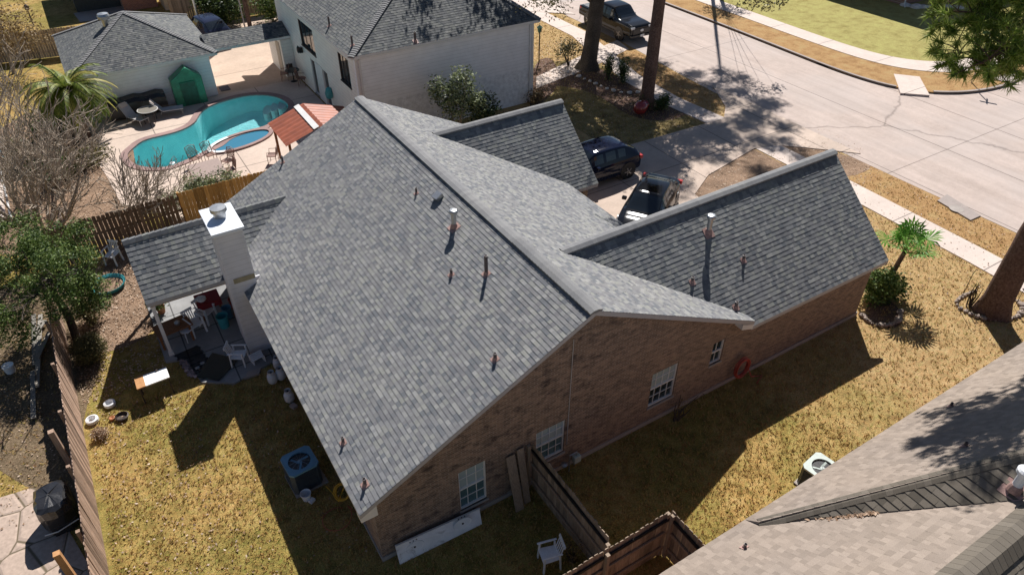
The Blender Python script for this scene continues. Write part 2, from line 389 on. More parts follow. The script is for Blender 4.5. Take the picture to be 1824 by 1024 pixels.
def wood_mat(name, c1, c2, axis_scale=(14, 14, 1.2), rough=.8, tint=.3):
    m, t, b = nodes(name)
    f = noise(t, 2.2, 6, .7, mapping(t, axis_scale)); out = ramp(t, f, [(.3, c1), (.7, c2)])
    out = mixc(t, 1, out, ramp(t, attr(t), [(0, (1-tint,)*3), (1, (1+tint,)*3)]), 'MULTIPLY')
    t.links.new(out, b.inputs['Base Color']); b.inputs['Roughness'].default_value = rough; b.inputs['Specular IOR Level'].default_value = .2
    bump(t, b, f, .4, .006); return m
M['wood_new'] = wood_mat('new_cedar_pickets', (.36, .19, .06), (.56, .36, .15), tint=.35)
M['wood_old'] = wood_mat('weathered_brown_pickets', (.09, .06, .045), (.20, .14, .105))
M['wood_grey'] = wood_mat('sunbleached_pickets', (.20, .125, .085), (.46, .33, .25), tint=.55)  # strong tint between boards also stands for streak shadows at the gaps
M['wood_dim'] = wood_mat('grey_brown_pickets', (.20, .15, .11), (.40, .31, .23))
M['wood_grey_pole'] = wood_mat('grey_lumber', (.18, .17, .15), (.34, .31, .27), (8, 8, 8))
M['wood_orange'] = wood_mat('orange_lumber', (.38, .19, .08), (.55, .30, .14), (8, 8, 8))
M['wood_brown'] = wood_mat('brown_furniture_wood', (.16, .07, .03), (.30, .14, .07), (8, 8, 8))
M['bark_oak'] = soil_mat('grey_bark', (.035, .03, .026), (.09, .075, .062), (.16, .135, .115), 16)
M['bark_pine'] = soil_mat('brown_bark', (.06, .04, .033), (.155, .10, .08), (.28, .20, .165), 13)
M['bark_pale'] = soil_mat('pale_bark', (.22, .18, .14), (.42, .35, .28), (.58, .50, .42), 18)

def leaf_mat(name, c0, c1, c2, trans=.25):
    m, t, b = nodes(name)
    base = ramp(t, attr(t), [(0, c0), (.5, c1), (1, c2)])
    t.links.new(base, b.inputs['Base Color']); b.inputs['Roughness'].default_value = .55; b.inputs['Specular IOR Level'].default_value = .3
    tr = t.nodes.new('ShaderNodeBsdfTranslucent'); t.links.new(base, tr.inputs[0])
    mx = t.nodes.new('ShaderNodeMixShader'); mx.inputs[0].default_value = trans
    t.links.new(b.outputs[0], mx.inputs[1]); t.links.new(tr.outputs[0], mx.inputs[2]); t.links.new(mx.outputs[0], t.nodes['Material Output'].inputs[0])
    return m
M['leaf_dark'] = leaf_mat('dark_green_leaves', (.018, .035, .012), (.05, .09, .022), (.13, .17, .05))
M['leaf_green'] = leaf_mat('green_leaves', (.03, .06, .015), (.09, .15, .03), (.22, .28, .08))
M['leaf_olive'] = leaf_mat('olive_leaves', (.05, .05, .02), (.14, .13, .05), (.30, .25, .11))
M['leaf_grey'] = leaf_mat('grey_green_leaves', (.05, .07, .035), (.16, .20, .09), (.40, .44, .25))
M['leaf_bronze'] = leaf_mat('bronze_leaves', (.10, .06, .025), (.24, .16, .07), (.40, .29, .14))
M['needle'] = leaf_mat('pine_needles', (.07, .12, .02), (.22, .32, .05), (.52, .56, .20), .35)
M['frond'] = leaf_mat('palm_frond', (.06, .10, .015), (.19, .25, .04), (.48, .42, .10), .3)
M['fanpalm'] = leaf_mat('fan_palm_leaf', (.05, .14, .02), (.12, .30, .04), (.30, .50, .12), .35)
M['blade'] = leaf_mat('grass_blades', (.34, .17, .06), (.50, .345, .13), (.30, .30, .05), .2)
M['litter'] = leaf_mat('fallen_leaves', (.16, .09, .05), (.34, .22, .14), (.56, .44, .33), .1)
M['teal'] = mat('teal_plastic', (.05, .30, .33), .4, .15, 8)
M['red'] = mat('red_paint', (.42, .04, .03), .4, .15, 8)
M['red_roof'] = mat('rust_red_roof_sheet', (.29, .075, .032), .5, .22, 3, .1, 8, tint=.12)
M['green_cover'] = mat('green_plastic_cover', (.02, .22, .12), .35, .3, 4, .4, 9)
M['terracotta'] = mat('terracotta', (.38, .15, .06), .7, .2, 8)
M['yellow'] = mat('yellow_cord', (.60, .34, .02), .5, .1)
M['red_hose'] = mat('red_hose_rubber', (.42, .07, .05), .45, .1)
M['stone'] = mat('field_stone', (.30, .24, .20), .9, .3, 6, .4, 20)
M['stone_pale'] = mat('pale_stone', (.60, .55, .50), .9, .2, 6, .4, 20)
M['iron'] = mat('dark_iron', (.06, .045, .04), .5, .2, 20, metal=.3)
M['ac_body'] = mat('ac_steel', (.07, .09, .11), .5, .2, 12, metal=.2)
M['ac_top'] = mat('ac_blue_grey_lid', (.12, .27, .38), .45, .12, 6)
M['ac_pale'] = mat('ac_pale_green_steel', (.42, .48, .44), .5, .12, 6)
M['rubber'] = mat('tyre_rubber', (.02, .02, .02), .8, .2)
M['rim'] = mat('alloy_rim', (.35, .35, .36), .3, .1, metal=.9)

# ------------------------------------------------------------------ setting: ground
rw = G
pool_px = [(228,283),(236,294),(250,301),(272,304),(300,303),(327,293),(351,282),(374,270),(392,262),(399,254),(418,244),(438,238),(466,232),(480,226),(500,212),(512,202),(516,191),(505,181),(487,175),(466,173),(444,174),(421,178),(398,185),(378,192),(363,201),(355,211),(351,220),(341,229),(322,238),(297,245),(270,251),(253,257),(240,268),(230,277)]
POOL = smoothloop([rw(u, v, -.1) for u, v in pool_px], 2)[::2]
spa_c = rw(430, 253, 0)
def ell(c, a, b, n=28, rot=0):
    return [(c[0]+a*math.cos(2*math.pi*i/n)*math.cos(rot)-b*math.sin(2*math.pi*i/n)*math.sin(rot), c[1]+a*math.cos(2*math.pi*i/n)*math.sin(rot)+b*math.sin(2*math.pi*i/n)*math.cos(rot)) for i in range(n)]
def offset(loop, d):
    n = len(loop); ar = sum(loop[i][0]*loop[(i+1) % n][1]-loop[(i+1) % n][0]*loop[i][1] for i in range(n)); s = 1 if ar > 0 else -1; out = []
    for i in range(n):
        a, b = Vector(loop[i-1]), Vector(loop[(i+1) % n]); t = (b-a).normalized(); out.append((loop[i][0]+t.y*d*s, loop[i][1]-t.x*d*s))
    return out
POOL_OUT = offset(POOL, .30)
far = 400
gm = ground_region([(-far, -far), (far, -far), (far, far), (-far, far)], 0, 0, [offset(POOL, .12)])
struct(gm.build('ground', M['lawn']))
# road
road_near = [(29.6, 60), (29.5, 34), (29.4, 27), (28.8, 21), (28.5, 17), (28.6, 5.5), (28.7, 0), (28.8, -60)]
road_far = [(37.6, 60), (37.6, 27), (37.4, 20), (37.3, 16), (37.6, 13.3), (38.3, 11.7), (39.3, 10.5), (41, 9.5), (43.5, 8.95), (46.5, 9.2), (52, 9.6), (95, 11)]
far_s = [(p.x, p.y) for p in smoothopen([(a, b, 0) for a, b in road_far], 2)]
road = road_near+[(95, -60)]+list(reversed(far_s))
struct(ground_region(road, .012).build('road', M['road']))
# far side: verge, kerb and sidewalk stand 13 cm above the road
fs_in = [(40.1, 60), (40.1, 28), (40.0, 20), (40.2, 16), (41.0, 13.7), (42.6, 12.0), (45.0, 11.2), (48.5, 11.1), (95, 13.0)]
fs_out = [(41.6, 60), (41.6, 28), (41.5, 20.5), (41.7, 17), (42.4, 14.9), (43.8, 13.4), (46.0, 12.7), (49.5, 12.6), (95, 14.5)]
fi = [(p.x, p.y) for p in smoothopen([(a, b, 0) for a, b in fs_in], 2)]; fo = [(p.x, p.y) for p in smoothopen([(a, b, 0) for a, b in fs_out], 2)]
struct(ground_region(far_s+list(reversed(fo)), .11, .11).build('verge', M['verge']))
struct(ground_region(fo+[(95, 60)], .12, .12).build('lawn', M['green_lawn']))
struct(ground_region(fi+list(reversed(fo)), .135, .13).build('sidewalk', M['walk']))
kerb = MB()
for a, b in zip(far_s, far_s[1:]):
    mid = ((a[0]+b[0])/2, (a[1]+b[1])/2)
    if 37.9 < mid[0] < 39.3 and 10.4 < mid[1] < 12.4: continue
    d = Vector((b[0]-a[0], b[1]-a[1])).normalized(); n = Vector((-d.y, d.x))*.16
    kerb.prism([a, b, (b[0]+n.x, b[1]+n.y), (a[0]+n.x, a[1]+n.y)], 0, .15)
struct(kerb.build('kerb', M['kerb']))
mb = MB(); mb.prism([G(u, v, .12)[:2] for u, v in ((1604, 166), (1656, 170), (1638, 137), (1592, 132))], .02, .125); struct(mb.build('kerb_ramp', M['walk']))
# near side sidewalk, driveways
nsw_in = [(24.6, -8), (25.0, 0), (25.1, 4.5), (25.2, 9.3), (25.2, 14.5), (24.9, 18), (25.2, 22), (26.2, 26), (27.2, 30), (27.6, 60)]
nsw = nsw_in+[(x+1.35, y) for x, y in reversed(nsw_in)]
struct(ground_region(nsw, .03, .03).build('sidewalk', M['walk']))
drive = [(13.0, 6.1), (19.0, 6.1), (19.4, 9.4), (21.2, 10.4), (25.1, 11.2), (26.3, 10.9), (27.4, 9.9), (29.2, 8.0), (29.2, 18.4), (27.6, 15.7), (26.4, 14.6), (20.7, 14.8), (13.6, 15.0), (13.6, 9.2)]
struct(ground_region(drive, .045, .045).build('driveway', M['drive']))
nbd = [rw(960, 24), rw(1010, 22), rw(1018, 26), rw(1000, 6), rw(985, -30), rw(930, -40), rw(925, 3)]
nbdrive = [(19.2, 38.5), (27.5, 36.4), (30.2, 33.8), (30.2, 45), (19.2, 45)]
struct(ground_region(nbdrive, .045, .045).build('driveway', M['walk']))
walk = [rw(955, 138), rw(1035, 100), rw(1100, 72), rw(1120, 88), rw(1060, 118), rw(955, 158)]
struct(ground_region([p[:2] for p in walk], .02, .02).build('path', M['walk']))
slab = MB(); slab.prism([rw(u, v)[:2] for u, v in ((1669, 359), (1686, 348), (1746, 386), (1728, 394))], 0, .06)
struct(slab.build('storm_drain_slab', M['kerb']))
mh = MB(); c_ = rw(1703, 374); mh.lathe((c_.x, c_.y, .061), [(.30, 0), (.30, .004), (.26, .005), (.24, .002), (.14, .002), (.12, .006), (.0, .006)], 24)
tag(mh.build('manhole_cover', M['found']), 'round grey cover on the storm drain slab by the road edge', 'manhole cover')
slab = MB(); slab.prism([rw(u, v)[:2] for u, v in ((1768, 144), (1798, 132), (1818, 140), (1793, 153))], .1, .17)
struct(slab.build('storm_drain_slab', M['kerb']))
struct(ground_region([(26.6, -60), (28.75, -60), (28.65, 5.4), (28.5, 8.3), (27.3, 9.6), (26.7, 9.0), (26.45, 4.5)], .006).build('verge', M['verge']))
struct(ground_region([(26.3, 16), (27.6, 16), (28.4, 17.5), (28.7, 21), (29.3, 27), (29.3, 30), (28.6, 30.2), (26.6, 22), (26.3, 18)], .006).build('verge', M['verge']))
struct(ground_region([(18.7, 9.6), (21.0, 11.4), (25.1, 12.0), (25.1, 5.5), (18.7, 5.5)], .006).build('verge', M['dirt']))
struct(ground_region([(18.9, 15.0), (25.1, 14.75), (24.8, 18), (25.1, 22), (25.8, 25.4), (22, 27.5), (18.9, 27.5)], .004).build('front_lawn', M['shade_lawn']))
# flower beds and bare earth
def patch(px, z, m, name='flower_bed', k=2): return struct(ground_region(smoothloop([rw(u, v) for u, v in px], k), z).build(name, m))
patch([(960,165),(1010,120),(1060,118),(1130,150),(1150,175),(1240,180),(1215,215),(1130,215),(1060,165),(985,150)], .008, M['mulch'])
patch([(940,200),(950,110),(985,100),(1000,150),(960,190)], .012, M['mulch'])
patch([(195,440),(235,425),(265,545),(280,600),(150,640),(130,600),(170,540)], .008, M['dirt'], 'bare_earth')
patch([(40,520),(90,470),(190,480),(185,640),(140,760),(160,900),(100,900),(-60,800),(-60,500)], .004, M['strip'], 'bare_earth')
patch([(0,200),(220,180),(245,300),(240,400),(330,420),(190,420),(0,470),(-80,400)], .004, M['dirt'], 'bare_earth')
patch([(1535,560),(1560,520),(1600,545),(1612,575),(1580,590)], .008, M['mulch'])
patch([(1385,246),(1440,262),(1530,282),(1560,300),(1500,320),(1440,300),(1400,275)], .008, M['dirt'], 'bare_earth')
# back patio, flagstones
struct(ground_region([(-3.3, 10.5), (-3.3, 14.4), (0, 14.4), (0, 8.7), (-1.6, 8.3), (-2.5, 8.9), (-2.7, 10.3)], .07, .07).build('patio', M['patio']))
struct(ground_region([p[:2] for p in (rw(-60, 905), rw(60, 868), rw(88, 885), rw(190, 1060), rw(-60, 1100))], .02, .02).build('flagstone_path', M['flag']))

# ------------------------------------------------------------------ pool
deck = [(-3.3, 32.5), (3.65, 32.5), (8.55, 32.5), (8.55, 22.2), (8.0, 18.7), (-1.2, 18.7), (-1.6, 20.6), (-3.0, 22.3), (-3.2, 25.5), (-3.6, 29)]
struct(ground_region(deck, .03, .03, [offset(POOL, .14)]).build('pool_deck', M['deck']))
struct(ground_region([(3.7, 32.52), (8.55, 32.52), (8.55, 35), (14, 46), (3.7, 46)], .02, .02).build('courtyard', M['courtyard']))
patch([(500,100),(535,70),(560,90)], .035, M['lawn'], 'lawn', 1)
pool = thing('swimming_pool', 'freeform turquoise swimming pool with a round spa beside the pool house', 'swimming pool', (spa_c.x, spa_c.y, 0))
def zfloor(x): return -.95-1.0*max(0, min(1, (5-x)/6))
basin = MB(); fl = region(POOL, [], lambda x, y, a: (x, y, zfloor(x)), 0, 0); basin = fl
n = len(POOL)
for i in range(n):
    a, b = POOL[i], POOL[(i+1) % n]
    basin.face([(a[0], a[1], .02), (b[0], b[1], .02), (b[0], b[1], zfloor(b[0])), (a[0], a[1], zfloor(a[0]))])
m, t, b_ = nodes('pool_plaster')
t.links.new(ramp(t, noise(t, 1.2, 5), [(.3, (.30, .66, .68)), (.7, (.42, .80, .80))]), b_.inputs['Base Color']); M['plaster'] = m; b_.inputs['Roughness'].default_value = .9
basin.build('basin', M['plaster'], pool)
cop = MB(); co = offset(POOL, .34)
for i in range(n):
    a, b = POOL[i], POOL[(i+1) % n]; A, B = co[i], co[(i+1) % n]
    cop.add([(a[0], a[1], .07), (b[0], b[1], .07), (B[0], B[1], .07), (A[0], A[1], .07), (a[0], a[1], -.02), (b[0], b[1], -.02), (B[0], B[1], .0), (A[0], A[1], .0)],
            [(0, 1, 2, 3), (0, 4, 5, 1), (3, 2, 6, 7)], t=rnd.random())
cop.build('coping', M['coping'], pool)
def water_mat(name, tint):
    m, t, b = nodes(name); t.nodes.remove(b)
    tr = t.nodes.new('ShaderNodeBsdfTransparent'); tr.inputs[0].default_value = (*tint, 1)
    gl = t.nodes.new('ShaderNodeBsdfGlossy'); gl.inputs['Roughness'].default_value = .03
    fr = t.nodes.new('ShaderNodeFresnel'); fr.inputs[0].default_value = 1.33
    bp = t.nodes.new('ShaderNodeBump'); bp.inputs['Strength'].default_value = .5; bp.inputs['Distance'].default_value = .05
    t.links.new(noise(t, 8, 4, .7), bp.inputs['Height']); t.links.new(bp.outputs[0], gl.inputs['Normal']); t.links.new(bp.outputs[0], fr.inputs['Normal'])
    mx = t.nodes.new('ShaderNodeMixShader'); t.links.new(fr.outputs[0], mx.inputs[0]); t.links.new(tr.outputs[0], mx.inputs[1]); t.links.new(gl.outputs[0], mx.inputs[2])
    t.links.new(mx.outputs[0], t.nodes['Material Output'].inputs[0]); return m
M['water'] = water_mat('pool_water', (.80, .95, .97))
region(POOL, [], lambda x, y, a: (x, y, -.10), 0, 0).build('water', M['water'], pool)
stp = MB()
for k, (u, v) in enumerate(((500, 191), (487, 195), (474, 201))):
    p = rw(u, v, -.3-.22*k); stp.prism(ell((p.x+.15, p.y+.1), .26, .75, 14, R(-25)), -1.1, -.20-.2*k)
stp.build('steps', M['white'], pool)
spa = MB(); so_ = ell(spa_c, 1.80, .90, 32, R(14)); si = ell(spa_c, 1.58, .70, 32, R(14)); nn = len(so_)
for i in range(nn):
    j = (i+1) % nn
    spa.add([(*so_[i], .12), (*so_[j], .12), (*si[j], .12), (*si[i], .12), (*so_[i], -.6), (*so_[j], -.6), (*si[i], .0), (*si[j], .0)],
            [(0, 1, 2, 3), (0, 4, 5, 1), (3, 2, 7, 6)], t=rnd.random())
spa.build('spa_rim', M['coping'], pool)
M['spa_water'] = glass_mat('spa_water', (.05, .20, .30), .05)
sw = MB(); sw.face([(*p, .055) for p in si]); sw.build('spa_water', M['spa_water'], pool)
sp2 = MB(); half = [i for i in range(nn) if 8 < i < 20]
for i in half:
    j = i+1; sp2.add([(*so_[i], .125), (*so_[j], .125), (*si[j], .125), (*si[i], .125)], [(0, 1, 2, 3)])
sp2.build('spillway', M['white'], pool)
sk_ = MB(); p = rw(307, 292, -.09); sk_.lathe((p.x, p.y, -.1), [(.12, 0), (.13, .06), (.05, .1), (0, .1)], 12)
tag(sk_.build('pool_float', M['plastic']), 'small white float by the near edge of the pool', 'pool float')

# ------------------------------------------------------------------ roofs
def clip(poly, ax, val, keep_ge):
    out = []; n = len(poly)
    for i in range(n):
        a, b = poly[i], poly[(i+1) % n]
        ia = (a[ax] >= val-1e-9) if keep_ge else (a[ax] <= val+1e-9); ib = (b[ax] >= val-1e-9) if keep_ge else (b[ax] <= val+1e-9)
        if ia: out.append(a)
        if ia != ib:
            k = (val-a[ax])/(b[ax]-a[ax]); out.append((a[0]+(b[0]-a[0])*k, a[1]+(b[1]-a[1])*k))
    return out
def plane_axes(poly):
    p = [Vector(q) for q in poly]; nrm = Vector((0, 0, 0))
    for i in range(len(p)): nrm += (p[i]-p[0]).cross(p[(i+1) % len(p)]-p[0])
    nrm.normalize()
    if nrm.z < 0: nrm = -nrm
    h = Vector((0, 0, 1)).cross(nrm).normalized(); u = nrm.cross(h).normalized()
    if u.z < 0: u = -u
    return p, nrm, h, u
def shingles(mb, poly, e=.143, lip=.008, wmin=.075, wmax=.18, seed=1, lift=.004):
    rg = random.Random(seed); p, nrm, h, u = plane_axes(poly); o = p[0]
    st = [((q-o).dot(h), (q-o).dot(u)) for q in p]; smin = min(q[0] for q in st); smax = max(q[0] for q in st)
    tmin = min(q[1] for q in st); tmax = max(q[1] for q in st); k = 0
    while tmin+k*e < tmax-1e-6:
        t0 = tmin+k*e; t1 = t0+e; strip = clip(clip(st, 1, t0, True), 1, t1, False); k += 1
        if len(strip) < 3: continue
        s0 = min(q[0] for q in strip); s1 = max(q[0] for q in strip); s = s0-rg.random()*wmax
        while s < s1:
            w = rg.uniform(wmin, wmax); cell = clip(clip(strip, 0, max(s, s0), True), 0, min(s+w, s1), False) if s+w > s0 else []
            s += w
            if len(cell) < 3: continue
            lp = lip*rg.choice((.75, 1.25)); tint = min(1, max(.09, rg.choice((.09, .3, .48, .6, .88))+rg.uniform(-.12, .12)))
            top = [o+h*a+u*b+nrm*(lift+lp*(1-(b-t0)/e)) for a, b in cell]
            if (top[1]-top[0]).cross(top[2]-top[1]).dot(nrm) < 0: top.reverse()
            mb.face(top, tint)
            lo = [q for q in cell if abs(q[1]-t0) < 1e-6]
            if len(lo) >= 2:
                a0 = min(q[0] for q in lo); a1 = max(q[0] for q in lo)
                mb.face([o+h*a0+u*t0+nrm*(lift-.003), o+h*a1+u*t0+nrm*(lift-.003), o+h*a1+u*t0+nrm*(lift+lp), o+h*a0+u*t0+nrm*(lift+lp)], 0)
    return mb
def ridgecaps(mb, a, b, w=.17, drop=.35, lift=.05, step=.145, seed=3, drop2=None, side=None, soft=False):
    a, b = Vector(a), Vector(b); d = (b-a); L = d.length; d.normalize(); sd = (side or d.cross(Vector((0, 0, 1)))).normalized()
    rg = random.Random(seed); drop2 = drop if drop2 is None else drop2; n = int(L/step)+1
    for i in range(n):
        p0 = a+d*(L*i/n); p1 = a+d*(L*(i+1)/n+.012); l0 = lift+.012; l1 = lift
        if soft: l0 = lift+.004
        else: l0 = lift+.026
        vs = []
        for p, l in ((p0, l0), (p1, l1)):
            up = Vector((0, 0, l))
            vs += [p-sd*w+up-Vector((0, 0, w*drop)), p-sd*w*.35+up-Vector((0, 0, w*drop*.18)), p+sd*w*.35+up-Vector((0, 0, w*drop2*.18)), p+sd*w+up-Vector((0, 0, w*drop2))]
        base = []
        for p in (p0, p1): base += [p-sd*w*.96-Vector((0, 0, w*drop)), p+sd*w*.96-Vector((0, 0, w*drop2))]
        vs += base
        if not soft: mb.add(vs[:4]+[vs[0]-Vector((0, 0, .03)), vs[3]-Vector((0, 0, .03))], [(0, 1, 2, 3, 5, 4)], 0)
        mb.add(vs, [(0, 4, 5, 1), (1, 5, 6, 2), (2, 6, 7, 3), (0, 1, 2, 3, 9, 8), (8, 10, 4, 0), (3, 7, 11, 9), (4, 10, 11, 7, 6, 5)], rg.uniform(.25, .75))
    return mb
def roofdeck(mb, poly, th=.14):
    p, nrm, h, u = plane_axes(poly); top = [q-nrm*.004 for q in p]
    return mb.ext([q for q in top], Vector((0, 0, -th)))
def vent(parent, pos, hgt, r, label=None, cap=False, nrm=Vector((-.45, 0, .89)), m='pipe'):
    pos = Vector(pos); mb = MB(); q = nrm.normalized(); a = q.cross(Vector((0, 1, 0))).normalized(); bb = q.cross(a)
    fl = MB(); o = pos+q*.017
    fl.ext([o+a*x*r*2.2+bb*y*r*2.2 for x, y in ((-1, -1), (1, -1), (1, 1), (-1, 1))], q*.006)
    fl.lathe(pos, [(r*1.6, .0), (r*1.25, r*1.4), (r*1.1, r*1.8), (0, r*1.8)], 14)
    mb.lathe(pos, [(r, -.05), (r, hgt-.02), (r*.72, hgt-.018), (r*.7, hgt-.05), (0, hgt-.06)], 14)
    if cap: mb.lathe(pos+Vector((0, 0, hgt)), [(r*1.0, -.02), (r*1.75, .0), (r*1.75, r*.8), (r*1.3, r*1.25), (0, r*1.5)], 16)
    o = mb.build('vent_pipe', M[m], parent, smooth=False)
    if label: o['label'] = label
    fl.build('flashing', M['copper'], o)
    return o

# ------------------------------------------------------------------ main house
house = thing('brick_house', 'brown brick house with a large grey shingle roof in the middle of the view', 'house', (6, 7, 0))
XB, XF, XR, ZR, ZB, ZF, YN, YF = -.4, 12.2, 6.02, 5.837, 2.6, 2.735, -.3, 14.53
wins = [(2.26, 3.06, .40, 1.98, 1), (4.60, 5.54, .72, 2.04, 2), (8.58, 9.57, .74, 2.13, 3), (10.94, 11.43, 1.28, 2.18, 4)]
hol = [[(a, c), (b, c), (b, d), (a, d)] for a, b, c, d, k in wins]
wl = region([(0, 0), (12, 0), (12, 2.70), (6.02, 5.70), (0, 2.68)], hol, lambda x, z, a: (x, a, z), 0, .22)
wl.slab((12.003, .012, 0), (18.4, .22, 2.42)); wl.build('wall', M['brick'], house)
for _a, _b in (((0, .221, 0), (.2, 14.0, 2.6)), ((11.8, 6, 0), (12, 14.0, 2.6))): we = MB(); we.slab(_a, _b); we.build('wall', M['brick_y'], house)
we = MB(); we.ext([(18.4, .221, 0), (18.4, 5.8, 0), (18.4, 5.8, 2.4), (18.4, 2.889, 4.95), (18.4, .221, 2.6)], (-.2, 0, 0)); we.build('wall', M['brick_y'], house)
we = MB(); we.ext([(13.2, 9.4, 0), (13.2, 14.2, 0), (13.2, 14.2, 2.5), (13.2, 11.88, 4.7), (13.2, 9.4, 2.5)], (-.2, 0, 0)); we.build('wall', M['brick_y'], house)
wb = MB(); wb.ext([(0, 14.2, 0), (13.0, 14.2, 0), (13, 14.2, 2.5), (12, 14.2, 2.6), (6.02, 14.2, 5.6), (0, 14.2, 2.6)], (0, -.2, 0)); wb.build('wall', M['brick'], house)
for _a, _b in (((12.0, 5.6, 0), (18.2, 5.8, 2.4)), ((12.0, 9.4, 0), (13.0, 9.6, 2.4))): wb = MB(); wb.slab(_a, _b); wb.build('wall', M['brick'], house)
fd = MB(); fd.slab((-.03, -.03, -.05), (18.43, .0, .16)); fd.slab((-.03, 0, -.05), (-.0, 14.2, .16)); fd.slab((18.401, 0, -.05), (18.43, 5.8, .16)); fd.build('foundation', M['found'], house)
def roofset(parent, polys, m, lab=None, deckm='grey_trim', seed=0, lip=.0105, e=.121, th=.14, name='roof'):
    mb = MB(); dk = MB()
    for i, pl in enumerate(polys): shingles(mb, pl, seed=seed+i, lip=lip, e=e); roofdeck(dk, pl, th)
    o = mb.build(name, M[m], parent)
    if lab: o['label'] = lab
    dk.build('fascia', M[deckm], parent)
    return o
R0, R1 = (XR, YN, ZR), (XR, YF, ZR)
main_roof = roofset(house, [[(XB, YN, ZB), R0, R1, (XB, YF, ZB)], [(XF, YN, ZF), (XF, YF, ZF), R1, R0]], 'shingle', 'main gable roof', seed=10)
W1 = dict(ye=-.254, yr=2.889, yf=6.03, ze=2.49, zr=5.229, xe=18.7, xs=7.20, yv=.03)
lft = .018
def wingpolys(w):
    sl_ = (w['zr']-w['ze'])/(w['yr']-w['ye']); zv = 2.735
    yv = w['ye']+(zv-w['ze'])/sl_; yv2 = w['yf']-(zv-w['ze'])/sl_
    return [[(12.2, w['ye'], w['ze']), (w['xe'], w['ye'], w['ze']), (w['xe'], w['yr'], w['zr']), (w['xs'], w['yr'], w['zr']), (12.2, yv, zv)],
            [(12.2, w['yf'], w['ze']), (w['xe'], w['yf'], w['ze']), (w['xe'], w['yr'], w['zr']), (w['xs'], w['yr'], w['zr']), (12.2, yv2, zv)]]
w1 = roofset(house, wingpolys(W1), 'shingle_old', 'garage wing roof', seed=20, lip=.0095, e=.141)
W2 = dict(ye=9.144, yr=11.884, yf=14.62, ze=2.49, zr=4.977, xe=13.51, xs=7.70)
w2 = roofset(house, wingpolys(W2), 'shingle_old', 'smaller front wing roof', seed=30, lip=.0095, e=.141)
sk45 = .5
def rcap(parent, m, *args, **kw):
    q = MB(); ridgecaps(q, *args, **kw); return q.build('ridge_cap', M[m], parent)
rcap(main_roof, 'ridge', (XR, 3.2, ZR), (XR, YN+.0, ZR), .19, .28, .04, seed=4); rcap(main_roof, 'ridge', (XR, YF, ZR), (XR, 3.2, ZR), .19, .28, .04, seed=5, soft=True)
rcap(w1, 'ridge', (18.7, 2.889, 5.229), (7.25, 2.889, 5.229), .17, .5, .055, seed=6, soft=True)
rcap(w2, 'ridge', (13.51, 11.884, 4.977), (7.75, 11.884, 4.977), .17, .5, .055, seed=7, soft=True)
# patio cover roof
PZ = 3.87
pr_near = [(-3.2, 10.6, 2.42), (-.35, 10.6, 2.42), (-.35, 10.84, 2.625), (2.16, 12.3, PZ), (-3.2, 12.3, PZ)]
pr_far = [(-3.2, 14.0, 2.42), (-.35, 14.0, 2.42), (-.35, 13.76, 2.625), (2.16, 12.3, PZ), (-3.2, 12.3, PZ)]
prf = roofset(house, [pr_near, pr_far], 'shingle_old', 'patio cover roof', seed=40, lip=.010, e=.165, th=.12)
rc = MB(); ridgecaps(rc, (2.1, 12.3, PZ), (-3.2, 12.3, PZ), .15, .85, .03, step=.2, seed=8); rc.build('ridge_cap', M['shingle_old'], prf)
ge = MB(); ge.ext([(-3.05, 10.7, 2.40), (-3.05, 13.9, 2.40), (-3.05, 12.3, 3.75)], (.08, 0, 0)); ge.slab((-3.1, 10.68, 2.2), (-.1, 10.78, 2.40)); ge.slab((-3.1, 13.8, 2.2), (-.1, 13.9, 2.40)); ge.slab((-3.1, 10.78, 2.2), (-3.0, 13.8, 2.40)); ge.build('beam', M['siding_tan'], prf)
for y in (10.8, 13.8):
    pp = MB(); pp.box((-3.05, y, 1.15), (.11, .11, 2.3)); pp.box((-3.05, y, .12), (.16, .16, .12)); pp.box((-3.05, y, 2.14), (.15, .15, .08)); pp.build('post', M['white'], prf)
# soffit returns at the gable feet
sf = MB(); sf.ext([(-.39, -.29, 2.30), (.02, -.29, 2.30), (.02, -.29, 2.66), (-.39, -.29, 2.46)], (0, .28, 0)); sf.build('soffit_return', M['white'], house); sf = MB()
sf.ext([(12.19, -.29, 2.43), (11.7, -.29, 2.60), (11.7, -.29, 2.80), (12.19, -.29, 2.60)], (0, .28, 0)); sf.build('soffit_return', M['white'], house)

# chimney
chm = MB(); chm.slab((-.76, 9.35, 0), (.03, 10.75, 4.97)); 
for x in (-.76, -.02): chm.box((x+.02, 9.345, 2.45), (.09, .02, 5.0))
ch = chm.build('chimney', M['chimney_siding'], house); ch['label'] = 'pale lap sided chimney with a white metal cap'
cc = MB(); cz = 5.0
cc.slab((-.86, 9.20, cz-.09), (.10, 10.85, cz)); cc.add([(-.86, 9.2, cz), (.1, 9.2, cz), (.1, 10.85, cz), (-.86, 10.85, cz), (-.38, 10.02, cz+.08)], [(0, 1, 4), (1, 2, 4), (2, 3, 4), (3, 0, 4)])
cc.build('chimney_cap', mat('cap_sheet_metal', (.74, .78, .84), .45, .05, 3), ch)
fl = MB(); fl.lathe((-.38, 10.05, cz+.04), [(.19, 0), (.19, .2), (.25, .22), (.25, .30), (.24, .34), (0, .35)], 20); fl.build('flue', M['metal'], ch)
ts = MB(); ts.slab((-.62, 9.33, 3.02), (.03, 9.349, 3.2)); ts.build('patch_board', mat('tan_board', (.34, .29, .18), .8), ch)
cj = MB(); cj.slab((.03, 9.5, 2.5), (.2, 9.54, 2.95)); cj.slab((.031, 9.35, 0), (.2, 9.45, 2.55)); cj.build('chimney_shoulder', M['chimney_siding'], ch)
